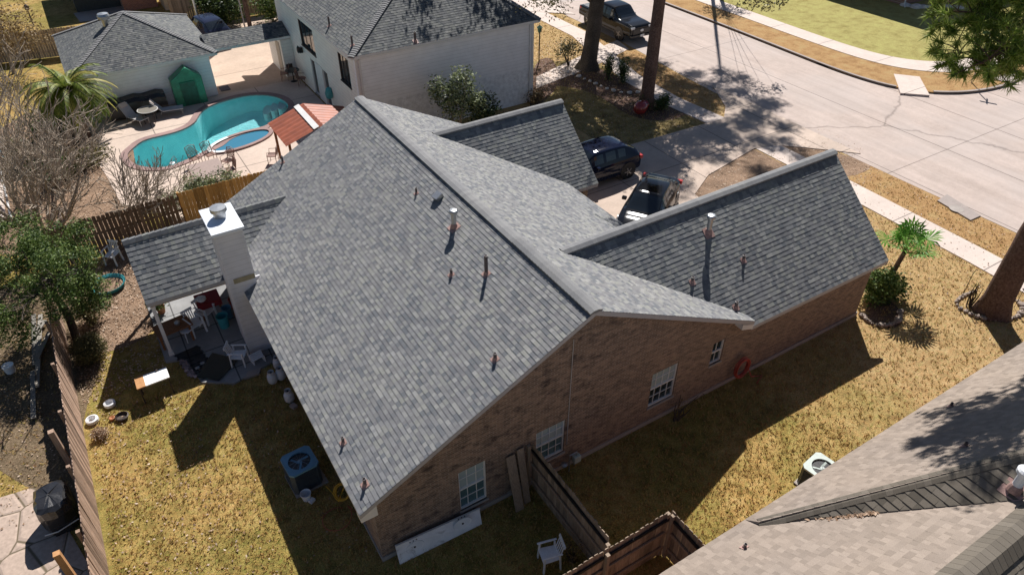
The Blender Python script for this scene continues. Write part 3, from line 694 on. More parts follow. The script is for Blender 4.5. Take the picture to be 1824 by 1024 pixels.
# roof vents on the back slope
def back(x, y): return Vector((x, y, ZB+(x-XB)*(ZR-ZB)/(XR-XB)))
nb_ = Vector((-.45, 0, .893))
vent(main_roof, back(5.08, 7.64), .22, .035)
vb = MB(); q = back(5.38, 6.75); vb.box((q.x, q.y, q.z+.10), (.26, .24, .16), rz=.2, ry=-.45); vb.build('box_vent', M['metal'], main_roof)
vent(main_roof, back(5.15, 5.28), .50, .075, 'galvanised flue with a round cap', True, m='metal')
vent(main_roof, back(4.27, 3.83), .22, .04); vent(main_roof, back(4.9, 3.0), .62, .05, 'tall dark flue pipe', m='pipe')
vent(main_roof, back(3.74, .59), .22, .045); vent(main_roof, back(0.02, 1.71), .22, .04); vent(main_roof, back(0.0, .27), .25, .045); vent(main_roof, back(2.67, 14.2), .3, .04)
def w1p(x, y): return Vector((x, y, 2.49+(y+.254)*.8714))
nw = Vector((0, -.66, .75))
vent(w1, w1p(12.2, 2.1), .55, .08, 'square capped flue', True, nw, 'metal'); vent(w1, w1p(12.97, 1.2), .22, .045, None, False, nw)
vent(w1, w1p(10.86, 1.2), .22, .045, None, False, nw); vent(w1, w1p(11.93, .29), .25, .05, None, False, nw)

# windows: frame, muntins and panes set in real openings; axis 'y' wall faces -Y, axis 'x' wall faces -X
def window(parent, a, b, c, d, w, axis='y', cols=3, rows=4, split=True, up='blind', lo='blind2', fm='white', depth=.08, reveal=None, name='window'):
    def P(s, z, q): return (s, w+q, z) if axis == 'y' else (w+q, s, z)
    fr = MB(); t = .035
    def bar(s0, s1, z0, z1, q0, q1): fr.slab(P(s0, z0, q0), P(s1, z1, q1))
    bar(a, a+t, c, d, depth-.04, depth+.04); bar(b-t, b, c, d, depth-.04, depth+.04); bar(a+t, b-t, d-t, d, depth-.04, depth+.04); bar(a+t, b-t, c, c+t, depth-.04, depth+.04)
    mid = (c+d)/2
    if split: bar(a+t, b-t, mid-.025, mid+.025, depth-.03, depth+.03)
    for i in range(1, cols):
        x = a+(b-a)*i/cols; bar(x-.008, x+.008, c+t, d-t, depth-.01, depth+.012)
    for j in range(1, rows):
        z = c+(d-c)*j/rows
        if split and abs(z-mid) < .05: continue
        bar(a+t, b-t, z-.008, z+.008, depth-.009, depth+.011)
    o = fr.build(name, M[fm], parent)
    pa = MB(); pa.slab(P(a+.01, mid, depth+.015), P(b-.01, d-.01, depth+.03)); pa.build('upper_pane', M[up], o)
    pb = MB(); pb.slab(P(a+.01, c+.01, depth+.02), P(b-.01, mid, depth+.032)); pb.build('lower_pane', M[lo], o)
    sl2 = MB(); sl2.slab(P(a-.03, c-.06, -.035), P(b+.03, c, depth-.04)); sl2.build('sill', M['found'] if fm == 'white' else M[fm], o)
    return o
cfg = {1: (3, 4, 'blind', 'blind2'), 2: (4, 4, 'blind', 'blind2'), 3: (4, 4, 'blind', 'glass'), 4: (2, 2, 'glass', 'glass')}
for a, b, c, d, k in wins: window(house, a, b, c, d, 0, cols=cfg[k][0], rows=cfg[k][1], up=cfg[k][2], lo=cfg[k][3])
gd = MB(); gd.slab((18.401, 1.0, 0), (18.44, 4.8, 2.15)); gd.build('garage_door', M['white'], house)
# downpipe conduit on the gable
cd = MB(); cd.tube([(5.62, -.02, 4.9), (5.62, -.02, 1.0)], .012, 6); cd.build('conduit', M['grey_trim'], house)

# ------------------------------------------------------------------ neighbour two-storey house
nb = thing('two_storey_house', 'white two-storey house with a dark grey hipped roof behind the brick house', 'house', (13, 29, 0))
NX0, NX1, NY0, NY1, NE = 8.65, 18.85, 22.15, 35.2, 4.55
wa = MB(); wa.slab((NX0, NY0, 2.0), (NX1, NY0+.2, NE)); wa.build('wall', M['siding'], nb)
wa = MB(); wa.slab((NX0, NY0, 0), (NX1, NY0+.2, 2.0)); wa.build('wall', M['brick_white'], nb)
uw = [(GX(528, 26, NX0), GX(561, 88, NX0)), (GX(599, 84, NX0), GX(625, 146, NX0))]
holes = []; W_ = []
for p, q in uw:
    y0, y1 = sorted((p.y, q.y)); y1 = min(y1, 35); z1 = 4.05; z0 = 2.6; W_.append((y0, y1, z0, z1)); holes.append([(y0, z0), (y1, z0), (y1, z1), (y0, z1)])
dr = [(28.9, 29.7), (26.9, 27.7)]
for a, b in dr: holes.append([(a, .12), (b, .12), (b, 2.15), (a, 2.15)])
wl = region([(NY0+.201, 0), (NY1, 0), (NY1, NE), (NY0+.201, NE)], holes, lambda y, z, a: (a, y, z), NX0, NX0+.2); wl.build('wall', M['siding_nb'], nb)
for y0, y1, z0, z1 in W_: window(nb, y0, y1, z0, z1, NX0, 'x', 3, 1, False, 'glass', 'glass', 'iron', .06)
for a, b in dr: window(nb, a, b, .12, 2.15, NX0, 'x', 1, 1, False, 'glass', 'glass', 'white', .06, name='glass_door')
ww = MB(); ww.slab((NX0-.02, 27.7, .1), (NX0-.0, 28.9, 2.2)); ww.build('door_panel', M['white'], nb)
wa = MB(); wa.slab((NX1-.2, NY0+.201, 0), (NX1, 40, NE)); wa.slab((NX0+.2, NY1, 0), (NX1-.2, NY1+.2, NE)); wa.build('wall', M['siding_nb'], nb)
for x in (NX0+.06, NX1-.06): cb = MB(); cb.box((x, NY0-.012, NE/2), (.12, .03, NE)); cb.build('corner_board', M['white'], nb)
for x in (NX1-.25, NX0+.2): dp = MB(); dp.box((x, NY0-.06, NE/2-.1), (.09, .08, NE-.2)); dp.build('downspout', M['white'], nb)
EA, EB = (8.4, 21.9, 4.6), (19.1, 21.9, 4.6); AP = (14.9, 27.05, 7.69); AP2 = (14.9, 31, 7.69)
EC = (8.4, 34.6, 4.6)
nroof = roofset(nb, [[EA, EB, AP], [EA, AP, (14.9, 34.6, 7.69), EC], [EB, (19.1, 41, 4.6), (14.9, 41, 7.69), AP]], 'shingle_dark', seed=50, lip=.010, e=.15, deckm='white')
for _i, _p in enumerate((EA, EB, (14.9, 41, 7.69))): rcap(nroof, 'ridge', _p, AP, .17, .2, .04, seed=9+_i)
# rear cross roof at the far left
roofset(nb, [[(8.4, 34.6, 4.6), (14.9, 34.6, 7.69), (14.9, 38, 7.69), (8.4, 38, 4.6)]], 'shingle_dark', seed=54, deckm='white')
def nbr(u, v):   # left slope of the neighbour roof
    d = ray(u, v); m_ = (7.69-4.6)/6.5; t_ = (4.6+m_*(CX-8.4)-CZ)/(d.z-m_*d.x); return EYE+d*t_
for u, v in ((587, 47), (628, 82)): vent(nroof, nbr(u, v), .5, .05, None, False, Vector((-.43, 0, .9)))
dd_ = ray(740, 75); mm = 3.09/5.15; tt = (4.6+mm*(CY-21.9)-CZ)/(dd_.z-mm*dd_.y); vent(nroof, EYE+dd_*tt, .5, .06, None, False, Vector((0, -.5, .85)))
lc = MB(); lc.box((NX0-.12, 30.9, 2.25), (.18, .2, .3)); lc.lathe((NX0-.25, 30.9, 2.1), [(.05, 0), (.09, .1), (.09, .3), (.02, .42)], 8); lc.build('wall_lantern', M['black'], nb)
# small lean-to entry at the far left corner
en = MB(); en.slab((8.0, 33.1, 0), (8.64, 36, 2.25)); en.build('entry_porch', M['siding_nb'], nb)
ed = MB(); ed.slab((7.97, 33.5, 0), (8.0, 34.3, 2.0)); ed.build('side_door', M['siding_tan'], nb)

# pool house + breezeway
ph = thing('pool_house', 'low white pool house with a grey pyramid roof beyond the pool', 'pool house', (.4, 36.4, 0))
w_ = MB(); w_.slab((-3.1, 32.6, 0), (3.75, 32.8, 2.45)); w_.slab((3.55, 32.8, 0), (3.75, 40, 2.45)); w_.slab((-3.1, 32.8, 0), (-2.9, 40, 2.45)); w_.slab((-2.9, 39.8, 0), (3.55, 40, 2.45)); w_.build('wall', M['siding'], ph)
P1, P2, P3, P4, PA = (-3.4, 32.3, 2.5), (4.2, 32.3, 2.5), (4.2, 40.4, 2.5), (-3.4, 40.4, 2.5), (.4, 36.4, 4.3)
pf = roofset(ph, [[P1, P2, PA], [P2, P3, PA], [P3, P4, PA], [P4, P1, PA]], 'shingle_dark', seed=60, lip=.01, e=.15, deckm='white')
for i, q in enumerate((P1, P2, P3, P4)): rcap(pf, 'ridge', q, PA, .15, .2, .03, seed=20+i)
def phl(u, v):
    d = ray(u, v); m_ = 1.8/3.8; t_ = (2.5+m_*(CX+3.4)-CZ)/(d.z-m_*d.x); return EYE+d*t_
q = phl(189, 45); tb = MB(); tb.lathe(q, [(.16, -.1), (.16, .3), (.30, .34), (.33, .5), (.28, .62), (0, .66)], 16); tb.build('turbine_vent', M['metal'], pf)
bz = thing('breezeway', 'narrow shingled covered walkway joining pool house and two-storey house', 'breezeway', (6.4, 34.2, 0))
roofset(bz, [[(3.9, 33.05, 2.45), (8.62, 33.05, 2.45), (8.62, 34.3, 2.98), (3.9, 34.3, 2.98)], [(3.9, 35.55, 2.45), (8.62, 35.55, 2.45), (8.62, 34.3, 2.98), (3.9, 34.3, 2.98)]], 'shingle_dark', seed=70, lip=.01, e=.15, deckm='white')
bp_ = MB(); bp_.box((8.3, 35.4, 1.2), (.12, .12, 2.4)); bp_.build('post', M['white'], bz)
# green-covered greenhouse
gh = thing('greenhouse_tent', 'small green plastic greenhouse tent against the pool house wall', 'greenhouse', (2.2, 32.1, 0))
gx0, gx1, gy0, gy1 = 1.35, 3.0, 31.85, 32.5
pr = [(gx0, 0), (gx1, 0), (gx1, 1.55), ((gx0+gx1)/2+.1, 2.15), (gx0, 1.55)]
cv = MB(); cv.ext([(x, gy0, z) for x, z in pr], (0, gy1-gy0, 0)); cv.build('cover', M['green_cover'], gh, bevel=.03)
dr_ = MB(); dr_.slab((1.75, gy0-.02, .05), (2.6, gy0-.002, 1.35)); dr_.build('door_flap', mat('dark_green_mesh', (.01, .10, .06), .5, .3, 5), gh)
fr_ = MB()
for a, b in (((1.75, .05), (1.75, 1.37)), ((2.6, .05), (2.6, 1.37)), ((1.75, 1.37), (2.6, 1.37))): fr_.tube([(a[0], gy0-.03, a[1]), (b[0], gy0-.03, b[1])], .02, 6)
fr_.build('frame', M['green_cover'], gh)

# red roofed gazebo
gz = thing('gazebo', 'rust red metal roofed shelter with white ridge strips beside the pool', 'shelter', (5.7, 20.6, 0))
def corr(mb, p0, p1, p2, p3, n):
    for i in range(n):
        a, b = i/n, (i+1)/n
        def L(p, q, k): return Vector(p).lerp(Vector(q), k)
        A, B, Cc, D = L(p0, p1, a), L(p0, p1, b), L(p3, p2, b), L(p3, p2, a); m1 = (A+B)/2+Vector((0, 0, .025)); m2 = (D+Cc)/2+Vector((0, 0, .025)); t = rnd.random()
        mb.face([A, m1, m2, D], t); mb.face([m1, B, Cc, m2], t)
rf = MB(); corr(rf, (4.0, 19.2, 2.32), (4.0, 22.0, 2.32), (5.8, 22.0, 2.9), (5.8, 19.2, 2.9), 8); corr(rf, (7.7, 19.2, 2.32), (7.7, 22.0, 2.32), (5.8, 22.0, 2.9), (5.8, 19.2, 2.9), 8); rf.build('roof', M['red_roof'], gz)
rs = MB(); rs.ext([(5.35, 19.18, 2.80), (5.60, 19.18, 2.88), (5.60, 22.02, 2.88), (5.35, 22.02, 2.80)], (0, 0, .02)); rs.build('ridge_strip', M['white'], gz)
for x, y in ((4.2, 19.4), (4.2, 21.8), (7.5, 19.4), (7.5, 21.8)):
    q = MB(); q.box((x, y, 1.15), (.1, .1, 2.3)); q.build('post', M['wood_brown'], gz)

# ------------------------------------------------------------------ near right house (roof fills the corner)
rh = thing('tan_roofed_house', 'neighbouring house with pale tan shingle roof in the bottom right corner', 'house', (14, -9, 0))
U0 = 2.62
def up(x, y): return (x, y, U0+1.0*(-4.98-y))
def lo(x, y): return (x, y, U0+.72*(-4.98-y))
P0 = (6.95, -5.3, U0+.27)
hipE = up(13.6, -9.85); hx = 13.6
Dz = lambda x: P0[2]+.684*(x-6.95)
def upd(x): # point on hip line of plane U and D at x
    z = Dz(x); return (x, -4.98-(z-U0)/1.0, z)
def lod(x):
    z = Dz(x); return (x, -4.98-(z-U0)/.72, z)
LR = -8.73; zL = U0+.72*(-4.98-LR); xL = 6.95+(zL-P0[2])/.684
xt = 14.2
P0u = up(6.95, -5.3); P0l = lo(6.95, -5.3)
upper = [(6.95, -4.98, U0), (21.0, -4.98, U0), (16.0, upd(xt)[1], upd(xt)[2]), upd(xt), P0u]
lower = [(2.0, -4.98, U0), (6.95, -4.98, U0), P0l, (xL, LR, zL), (2.0, LR, zL)]
low2 = [(6.95, -4.98, U0), P0]
dark = [P0, upd(xt), (xt, LR-3, Dz(xt)), (xL, LR-3, Dz(xL)), (xL, LR, zL)]
rroof = roofset(rh, [upper, lower], 'shingle_tan', seed=80, lip=.007, e=.16, deckm='found')
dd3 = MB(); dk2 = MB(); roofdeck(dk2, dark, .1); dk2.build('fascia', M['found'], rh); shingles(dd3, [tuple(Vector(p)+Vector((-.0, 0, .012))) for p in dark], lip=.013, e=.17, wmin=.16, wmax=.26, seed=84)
q = dd3.build('roof', M['ridge_shade_tan'], rh); q['label'] = 'narrow slope darkened as shade between two tan slopes'
bk = MB(); shingles(bk, [(2.0, LR, zL), (xL, LR, zL), (xL+2, -14, zL-3.8), (2.0, -14, zL-3.8)][:2]+[(xL, -13, zL-3.0), (2.0, -13, zL-3.0)], seed=86); bk.build('roof', M['ridge_shade_tan'], rh)
rcap(rroof, 'ridge_shade_tan', P0, upd(xt), .13, .35, .03, step=.15, seed=31, soft=True); rcap(rroof, 'ridge_shade_tan', (2.0, LR, zL), (xL+.3, LR, zL), .3, .72, .05, step=.16, seed=32, soft=True)
wa = MB(); wa.slab((2.2, -5.6, 0), (20.6, -5.4, 2.4)); wa.slab((20.4, -12, 0), (20.6, -5.6, 2.4)); wa.build('wall', M['brick_red'], rh)
def upq(u, v):
    d = ray(u, v); t_ = (U0-1.0*(4.98+CY)-CZ)/(d.z+1.0*d.y); return EYE+d*t_
def loq(u, v):
    d = ray(u, v); t_ = (U0-.72*(4.98+CY)-CZ)/(d.z+.72*d.y); return EYE+d*t_
nu = Vector((0, .7, .7))
for u, v in ((1693, 724), (1718, 795)): vent(rroof, upq(u, v), .16, .035, None, False, nu)
vent(rroof, loq(1326, 975), .16, .035, None, False, Vector((0, .58, .81)))
dq = ray(1806, 872); tq = (P0[2]+.684*(CX-6.95)-CZ)/(dq.z-.684*dq.x); vent(rroof, EYE+dq*tq, .5, .09, 'white metal flue', True, Vector((-.56, 0, .83)), 'plastic')
lv = MB(); rg = random.Random(5)
for i in range(700):
    u = rg.uniform(1415, 1562); k = (u-1415)/147; v = 921-8*k+rg.gauss(0, 3.2)*(1-abs(k-.5))
    p = loq(u, v)+Vector((rg.uniform(-.05, .05), 0, rg.uniform(.015, .06)))
    a = rg.uniform(0, 6.28); d1 = Vector((math.cos(a), math.sin(a), rg.uniform(-.4, .4)))*rg.uniform(.03, .09); d2 = Vector((-math.sin(a), math.cos(a), rg.uniform(-.4, .4)))*rg.uniform(.015, .035)
    lv.face([p-d1, p-d2, p+d1, p+d2], rg.random()*.7)
o = lv.build('leaf_pile', M['litter']); o['kind'] = 'stuff'; tag(o, 'drift of brown leaves caught in the tan roof valley', 'leaves')

# ------------------------------------------------------------------ across the street
ah = thing('street_house', 'brick house across the street in shade at the top right', 'house', (58, 24, 0))
w_ = MB(); w_.slab((52.6, 22.0, 0), (66, 22.2, 5.5)); w_.slab((52.6, 22.2, 0), (52.8, 36, 5.5)); w_.build('wall', M['brick_red'], ah)
roofset(ah, [[(52.0, 21.4, 5.6), (52, 37, 5.6), (58, 32, 9.0), (58, 27, 9.0)], [(52, 21.4, 5.6), (66, 21.4, 5.6), (66, 27, 9.0), (58, 27, 9.0)]], 'shingle_tan', seed=90, e=.3)
dq = MB(); dq.tube([(52.5, 21.9, 2.7), (52.5, 21.9, .3), (52.2, 21.6, .15)], .05, 8); dq.build('downspout', M['white'], ah)

# ------------------------------------------------------------------ fences
def fence(name, label, cat, p0, p1, h, m, group=None, pw=.14, gap=.012, rails=-1, seed=0, lean=.0, jag=.03, railm=None, topm=None, wobble=.006, postgap=2.4, z0=0, kick=False):
    p0, p1 = Vector((p0[0], p0[1], z0)), Vector((p1[0], p1[1], z0)); d = p1-p0; L = d.length; d.normalize(); nrm = Vector((-d.y, d.x, 0)); rg = random.Random(seed)
    root = thing(name, label, cat, tuple((p0+p1)/2), group); n = int(L/(pw+gap)); pk = MB()
    for i in range(n):
        a = p0+d*(i*(pw+gap)); b = a+d*pw; hh = h+rg.uniform(-jag, jag); t = rg.random(); q = nrm*.018; wob = nrm*rg.uniform(-wobble, wobble)
        c1 = a+d*.025; c2 = b-d*.025; tp = wob+nrm*lean
        pk.ext([a+Vector((0, 0, .03)), b+Vector((0, 0, .03)), b+tp+Vector((0, 0, hh-.04)), c2+tp+Vector((0, 0, hh)), c1+tp+Vector((0, 0, hh)), a+tp+Vector((0, 0, hh-.04))], q, t)
    pk.build('pickets', M[m], root)
    for z in (.35, h*.55, h-.28):
        r_ = MB(); off = nrm*(.04 if rails > 0 else -.022); r_.ext([p0+off+Vector((0, 0, z)), p1+off+Vector((0, 0, z)), p1+off+Vector((0, 0, z+.09)), p0+off+Vector((0, 0, z+.09))], nrm*(.038 if rails > 0 else -.038)); r_.build('rail', M[topm if (topm and z > h*.7) else (railm or m)], root)
    k = max(1, int(round(L/postgap)))
    for i in range(k+1):
        po = p0+d*(L*i/k)+nrm*(.125 if rails > 0 else -.11); q = MB(); q.box((po.x, po.y, z0+h/2), (.09, .09, h-.06), rz=math.atan2(d.y, d.x)); q.build('post', M[railm or m], root)
    return root
fence('board_fence', 'new golden cedar board fence between the pool yard and the brick house', 'fence', (-.85, 18.45), (5.0, 18.45), 1.85, 'wood_new', seed=1, gap=.006, jag=.015, rails=1)
fence('board_fence', 'old dark brown picket fence with sun through its gaps behind the patio roof', 'fence', (-6.2, 18.3), (-.86, 18.45), 1.8, 'wood_old', seed=2, gap=.022, rails=1)
fence('board_fence', 'long sunlit grey brown picket fence along the left side of the back lawn', 'fence', (-6.0, -1.0), (-6.0, 14.6), 1.75, 'wood_grey', seed=3, jag=.05, wobble=.012, rails=1, gap=.004)
fence('side_fence', 'dark picket fence running out from the brick wall beside the second window', 'fence', (4.45, -.05), (4.45, -3.45), 1.8, 'wood_dim', topm='black', seed=4, rails=-1, gap=.01)
fence('side_fence', 'picket fence with shade-blackened top rail along the bottom edge of the photo', 'fence', (2.2, -3.55), (6.15, -3.55), 1.8, 'wood_dim', topm='black', seed=5, rails=-1, gap=.01)
fence('side_fence', 'short picket fence returning to the tan roof from the fence corner', 'fence', (6.2, -3.55), (6.2, -5.35), 1.8, 'wood_dim', topm='black', seed=6, rails=-1, gap=.01)
fence('back_fence', 'brown picket fence behind the pool house roof', 'fence', (-9, 45.5), (4.0, 43.2), 1.8, 'wood_dim', seed=7, rails=1, gap=.01)
fence('back_fence', 'tall grey brown picket fence behind the parked dark car', 'fence', (4.1, 46.5), (19, 46.2), 2.0, 'wood_dim', seed=8, rails=1, gap=.01)
# black top rails of the side fences carry the shade under their tops
for a, b, lab in (((4.41, -.1), (4.41, -3.4), 0), ((2.2, -3.60), (6.1, -3.60), 1)): pass

# ------------------------------------------------------------------ vegetation
def quad_leaf(mb, p, rg, sz, t, flat=.5):
    a = Vector((rg.gauss(0, 1), rg.gauss(0, 1), rg.gauss(0, flat))).normalized(); b = a.cross(Vector((rg.gauss(0, 1), rg.gauss(0, 1), rg.gauss(0, 1)))).normalized()
    mb.face([p-a*sz, p-b*sz*.45, p+a*sz, p+b*sz*.45], t)
def blob_leaves(mb, cs, n, sz, rg, dens=.55):
    """cs: list of (centre, radii); leaves gather in small sprigs inside each blob"""
    tot = sum(r[0]*r[1]*r[2] for c, r in cs)
    for c, r in cs:
        k = int(n*r[0]*r[1]*r[2]/tot/7)+1; c = Vector(c)
        for _ in range(k):
            v = Vector((rg.gauss(0, 1), rg.gauss(0, 1), rg.gauss(0, 1))).normalized()*(rg.random()**dens)
            q = c+Vector((v.x*r[0], v.y*r[1], v.z*r[2])); tb = rg.uniform(0, 1)
            for _ in range(7):
                quad_leaf(mb, q+Vector((rg.gauss(0, 1), rg.gauss(0, 1), rg.gauss(0, 1)))*sz*1.6, rg, sz*rg.uniform(.6, 1.3), min(1, max(0, tb+rg.uniform(-.25, .25))))
def branchy(mb, p, d, L, r, depth, rg, ends, spread=.6, up=.1, segs=3, shr=.68, kids=(2, 4), n=6):
    pts = [Vector(p)]; dd = Vector(d).normalized(); rad = [r]
    for i in range(segs):
        dd = (dd+Vector((rg.gauss(0, .12), rg.gauss(0, .12), rg.gauss(0, .1)+up*.15))).normalized(); pts.append(pts[-1]+dd*L/segs); rad.append(max(.013, r*(1-.45*(i+1)/segs)))
    mb.tube(pts, rad, n if depth > 2 else 3, cap=False); ends.append((pts[-1], dd, depth))
    if depth <= 0: return
    for k in range(rg.randint(*kids)):
        j = rg.uniform(.35, 1); i = min(segs-1, int(j*segs)); q = pts[i].lerp(pts[i+1], j*segs-i)
        v = Vector((rg.gauss(0, 1), rg.gauss(0, 1), rg.gauss(0, .7))); v = (dd+v.normalized()*spread*rg.uniform(.7, 1.5)+Vector((0, 0, up))).normalized()
        branchy(mb, q, v, L*shr*rg.uniform(.7, 1.15), rad[i]*.58, depth-1, rg, ends, spread, up, segs, shr, kids, n)
    branchy(mb, pts[-1], dd, L*shr, rad[-1]*.9, depth-1, rg, ends, spread, up, segs, shr, kids, n)

def trunk_mesh(base, top, r0, r1, flare=1.5, segs=14, n=18, seed=0):
    rg = random.Random(seed); base, top = Vector(base), Vector(top); mb = MB(); vs = []
    for i in range(segs+1):
        k = i/segs; p = base.lerp(top, k); r = r0+(r1-r0)*k; hh = (p-base).length; r *= 1+(flare-1)*math.exp(-hh/.35)
        for j in range(n):
            w = 2*math.pi*j/n; rr = r*(1+.05*math.sin(3*w+1.3*k*9)+rg.uniform(-.035, .035)+(.12*math.sin(5*w+seed) if hh < .4 else 0))
            vs.append(p+Vector((math.cos(w)*rr, math.sin(w)*rr, 0)))
    fs = [(i*n+k, i*n+(k+1) % n, (i+1)*n+(k+1) % n, (i+1)*n+k) for i in range(segs) for k in range(n)]
    return mb.add(vs, fs)

# big oak at the front of the two-storey house (crown is above the frame, its shade is not)
rg = random.Random(11)
ob = G(1047, 122); oak = thing('oak_tree', 'thick trunked oak tree nearer the two-storey house, beside the parked pickup', 'tree', tuple(ob))
mb = trunk_mesh(ob, ob+Vector((.55, -.25, 7.6)), .48, .40, 1.6, seed=1)
tk = mb.build('trunk', M['bark_oak'], oak, smooth=True); br = MB(); ends = []
for a in range(7):
    w = a*.9+.3; branchy(br, ob+Vector((.3, -.1, 7.2+.2*(a % 3))), (math.cos(w), math.sin(w), .75), 3.0, .22, 2, rg, ends, .7, .1)
br.tube([ob+Vector((0, 0, 4.2)), ob+Vector((-.9, .8, 5.0)), ob+Vector((-2.2, 1.8, 5.8)), ob+Vector((-3.8, 3, 6.6))], [.26, .2, .15, .1], 10)
br.build('limbs', M['bark_oak'], oak); cr = MB(); cl = [(e[0]+Vector((0, 0, .2)), (1.0, 1.0, .6)) for e in ends if e[2] <= 1]
for _ in range(85): cl.append((Vector((rg.uniform(24.5, 34), rg.uniform(20.5, 34), rg.uniform(9.8, 12.5))), (rg.uniform(.6, 1.2), rg.uniform(.6, 1.2), .5)))
for _ in range(26): cl.append((Vector((rg.uniform(17, 23.5), rg.uniform(26, 32), rg.uniform(11, 13))), (rg.uniform(.5, 1.1), rg.uniform(.5, 1.1), .5)))
blob_leaves(cr, cl, 40000, .125, rg)
blob_leaves(cr, [(G(990, 4, 6.2), (.8, .8, .9)), (G(955, -8, 6.6), (1.0, 1.0, .8))], 900, .07, rg)
cr.build('crown', M['leaf_olive'], oak)
# pine in front of it
pb = G(1151, 192); pine = thing('pine_tree', 'straight slim pine trunk between the driveway and the street with ivy at its foot', 'tree', tuple(pb))
trunk_mesh(pb, pb+Vector((.3, .2, 21)), .36, .16, 1.25, 24, seed=2).build('trunk', M['bark_pine'], pine, smooth=True)
cr = MB(); br = MB()
for k in range(12):
    w = k*2.4; z = 17+k*.36; L = 2.4*(1-.04*k); q = pb+Vector((.2, .12, z)); e = q+Vector((math.cos(w)*L, math.sin(w)*L, .7)); br.tube([q, (q+e)/2+Vector((0, 0, .25)), e], [.07, .05, .02], 5)
    for j in range(3): blob_leaves(cr, [(q.lerp(e, .45+.28*j), (.5, .5, .3))], 60, .15, rg)
br.build('limbs', M['bark_pine'], pine); cr.build('crown', M['needle'], pine)
iv = MB(); blob_leaves(iv, [(pb+Vector((-.35, -.2, .35)), (.35, .35, .45)), (pb+Vector((.5, -.4, .2)), (.5, .35, .25))], 700, .06, rg)
tag(iv.build('ivy', M['leaf_dark']), 'dark ivy growing round the foot of the slim pine trunk', 'ivy')
# tall tree whose shade falls over road and driveway mouth; stands beyond the top of the photo
tb_ = Vector((44.2, 34.0, 0)); tall = thing('street_tree', 'tall leafy tree across the street whose crown shades the road', 'tree', tuple(tb_))
trunk_mesh(tb_, tb_+Vector((-2.2, -1.2, 20)), .17, .08, 1.3, 20, seed=5).build('trunk', M['bark_oak'], tall, smooth=True)
br = MB(); ends = []; br.tube([tb_+Vector((-2.2, -1.2, 19.6)), (39.5, 32.4, 20.6), (36.9, 31.4, 21)], [.08, .06, .03], 6)
for k in range(8): br.tube([(39.5-.3*k, 32.4-.12*k, 20.6), (36.9+4*math.cos(k*.8), 31.4+5*math.sin(k*.8), 21.2)], [.025, .01], 4)
br.build('limbs', M['bark_oak'], tall); cr = MB(); cl = [(e[0], (.6, .6, .5)) for e in ends if e[2] == 0][::6]
for _ in range(120):
    w = rg.uniform(0, 6.28); d = 5.6*rg.random()**.6; cl.append((Vector((41.2-4.3+math.cos(w)*d*1.1, 31.4+math.sin(w)*d*1.3, rg.uniform(18.5, 22.5))), (rg.uniform(.5, 1.1), rg.uniform(.5, 1.1), .6)))
blob_leaves(cr, cl, 42000, .115, rg); cr.build('crown', M['leaf_olive'], tall)
# right pine: trunk and the branches that reach into the corner
rb = G(1765, 556); rp = thing('pine_tree', 'stout reddish pine trunk in the stone ringed bed at the right edge', 'tree', tuple(rb))
trunk_mesh(rb, rb+Vector((.1, -.1, 13)), .46, .31, 1.3, 20, seed=3).build('trunk', M['bark_pine'], rp, smooth=True)
nd = MB(); lb = MB(); rg = random.Random(21)
def needles(mb, p, ax, rg, n=42, L=.24, spread=1.0):
    for _ in range(n):
        v = (ax*rg.uniform(.1, 1.0)+Vector((rg.gauss(0, 1), rg.gauss(0, 1), rg.gauss(0, 1))).normalized()*spread).normalized(); l = L*rg.uniform(.7, 1.2)
        w = v.cross(Vector((rg.gauss(0, 1), rg.gauss(0, 1), rg.gauss(0, 1)))).normalized()*.015; q = p+ax*rg.uniform(-.12, .08)
        mb.face([q-w, q+w, q+v*l], min(1, max(0, rg.gauss(.5, .22))))
root = rb+Vector((0, 0, 11.0))
limbs = [[GD(1900, 60, 22.5), GD(1824, 84, 21.8), GD(1760, 88, 21.2), GD(1700, 96, 20.8)], [GD(1900, 30, 23), GD(1820, 30, 22), GD(1760, 25, 21.5), GD(1700, 20, 21)],
         [GD(1880, 100, 23), GD(1815, 70, 21), GD(1790, 90, 20.6), GD(1745, 115, 20.4)], [GD(1900, -10, 23), GD(1840, -15, 22.5), GD(1780, -5, 22), GD(1720, 0, 21.5)],
         [GD(1900, 110, 22), GD(1850, 120, 21.8), GD(1828, 95, 21.6)]]
tips = []
for L in limbs:
    P_ = smoothopen([root+Vector((0, 0, rg.uniform(-.6, 1)))]+L, 1); lb.tube(P_, [.07-.055*i/(len(P_)-1) for i in range(len(P_))], 6)
    for i in range(3, len(P_)):
        for _ in range(5):
            v = Vector((rg.gauss(0, 1), rg.gauss(0, 1), rg.gauss(0, .6))).normalized(); q = P_[i].lerp(P_[i-1], rg.random()); e = q+(v+(P_[i]-P_[i-1]).normalized()*.5).normalized()*rg.uniform(.35, .85)
            lb.tube([q, (q+e)/2+Vector((0, 0, .04)), e], [.016, .012, .008], 4); tips.append((e, (e-q).normalized()))
            if rg.random() < .6: tips.append(((e+q)/2+v*.1, v))
for u, v, d in ((1710, 140, 20.5), (1696, 128, 20.5), (1768, 128, 20.6), (1680, 50, 21), (1672, 95, 20.9), (1695, 60, 20.9), (1740, 45, 21), (1800, 40, 21), (1675, 12, 21.2), (1822, 20, 21), (1720, 30, 21), (1765, 60, 21)):
    for _ in range(3): tips.append((GD(u+rg.gauss(0, 8), v+rg.gauss(0, 8), d), Vector((rg.gauss(0, 1), rg.gauss(0, 1), .2)).normalized()))
for e, a in tips: needles(nd, e, a, rg, 52, .27)
lb.build('branches', M['bark_pine'], rp); nd.build('needles', M['needle'], rp)
cr = MB(); br = MB()
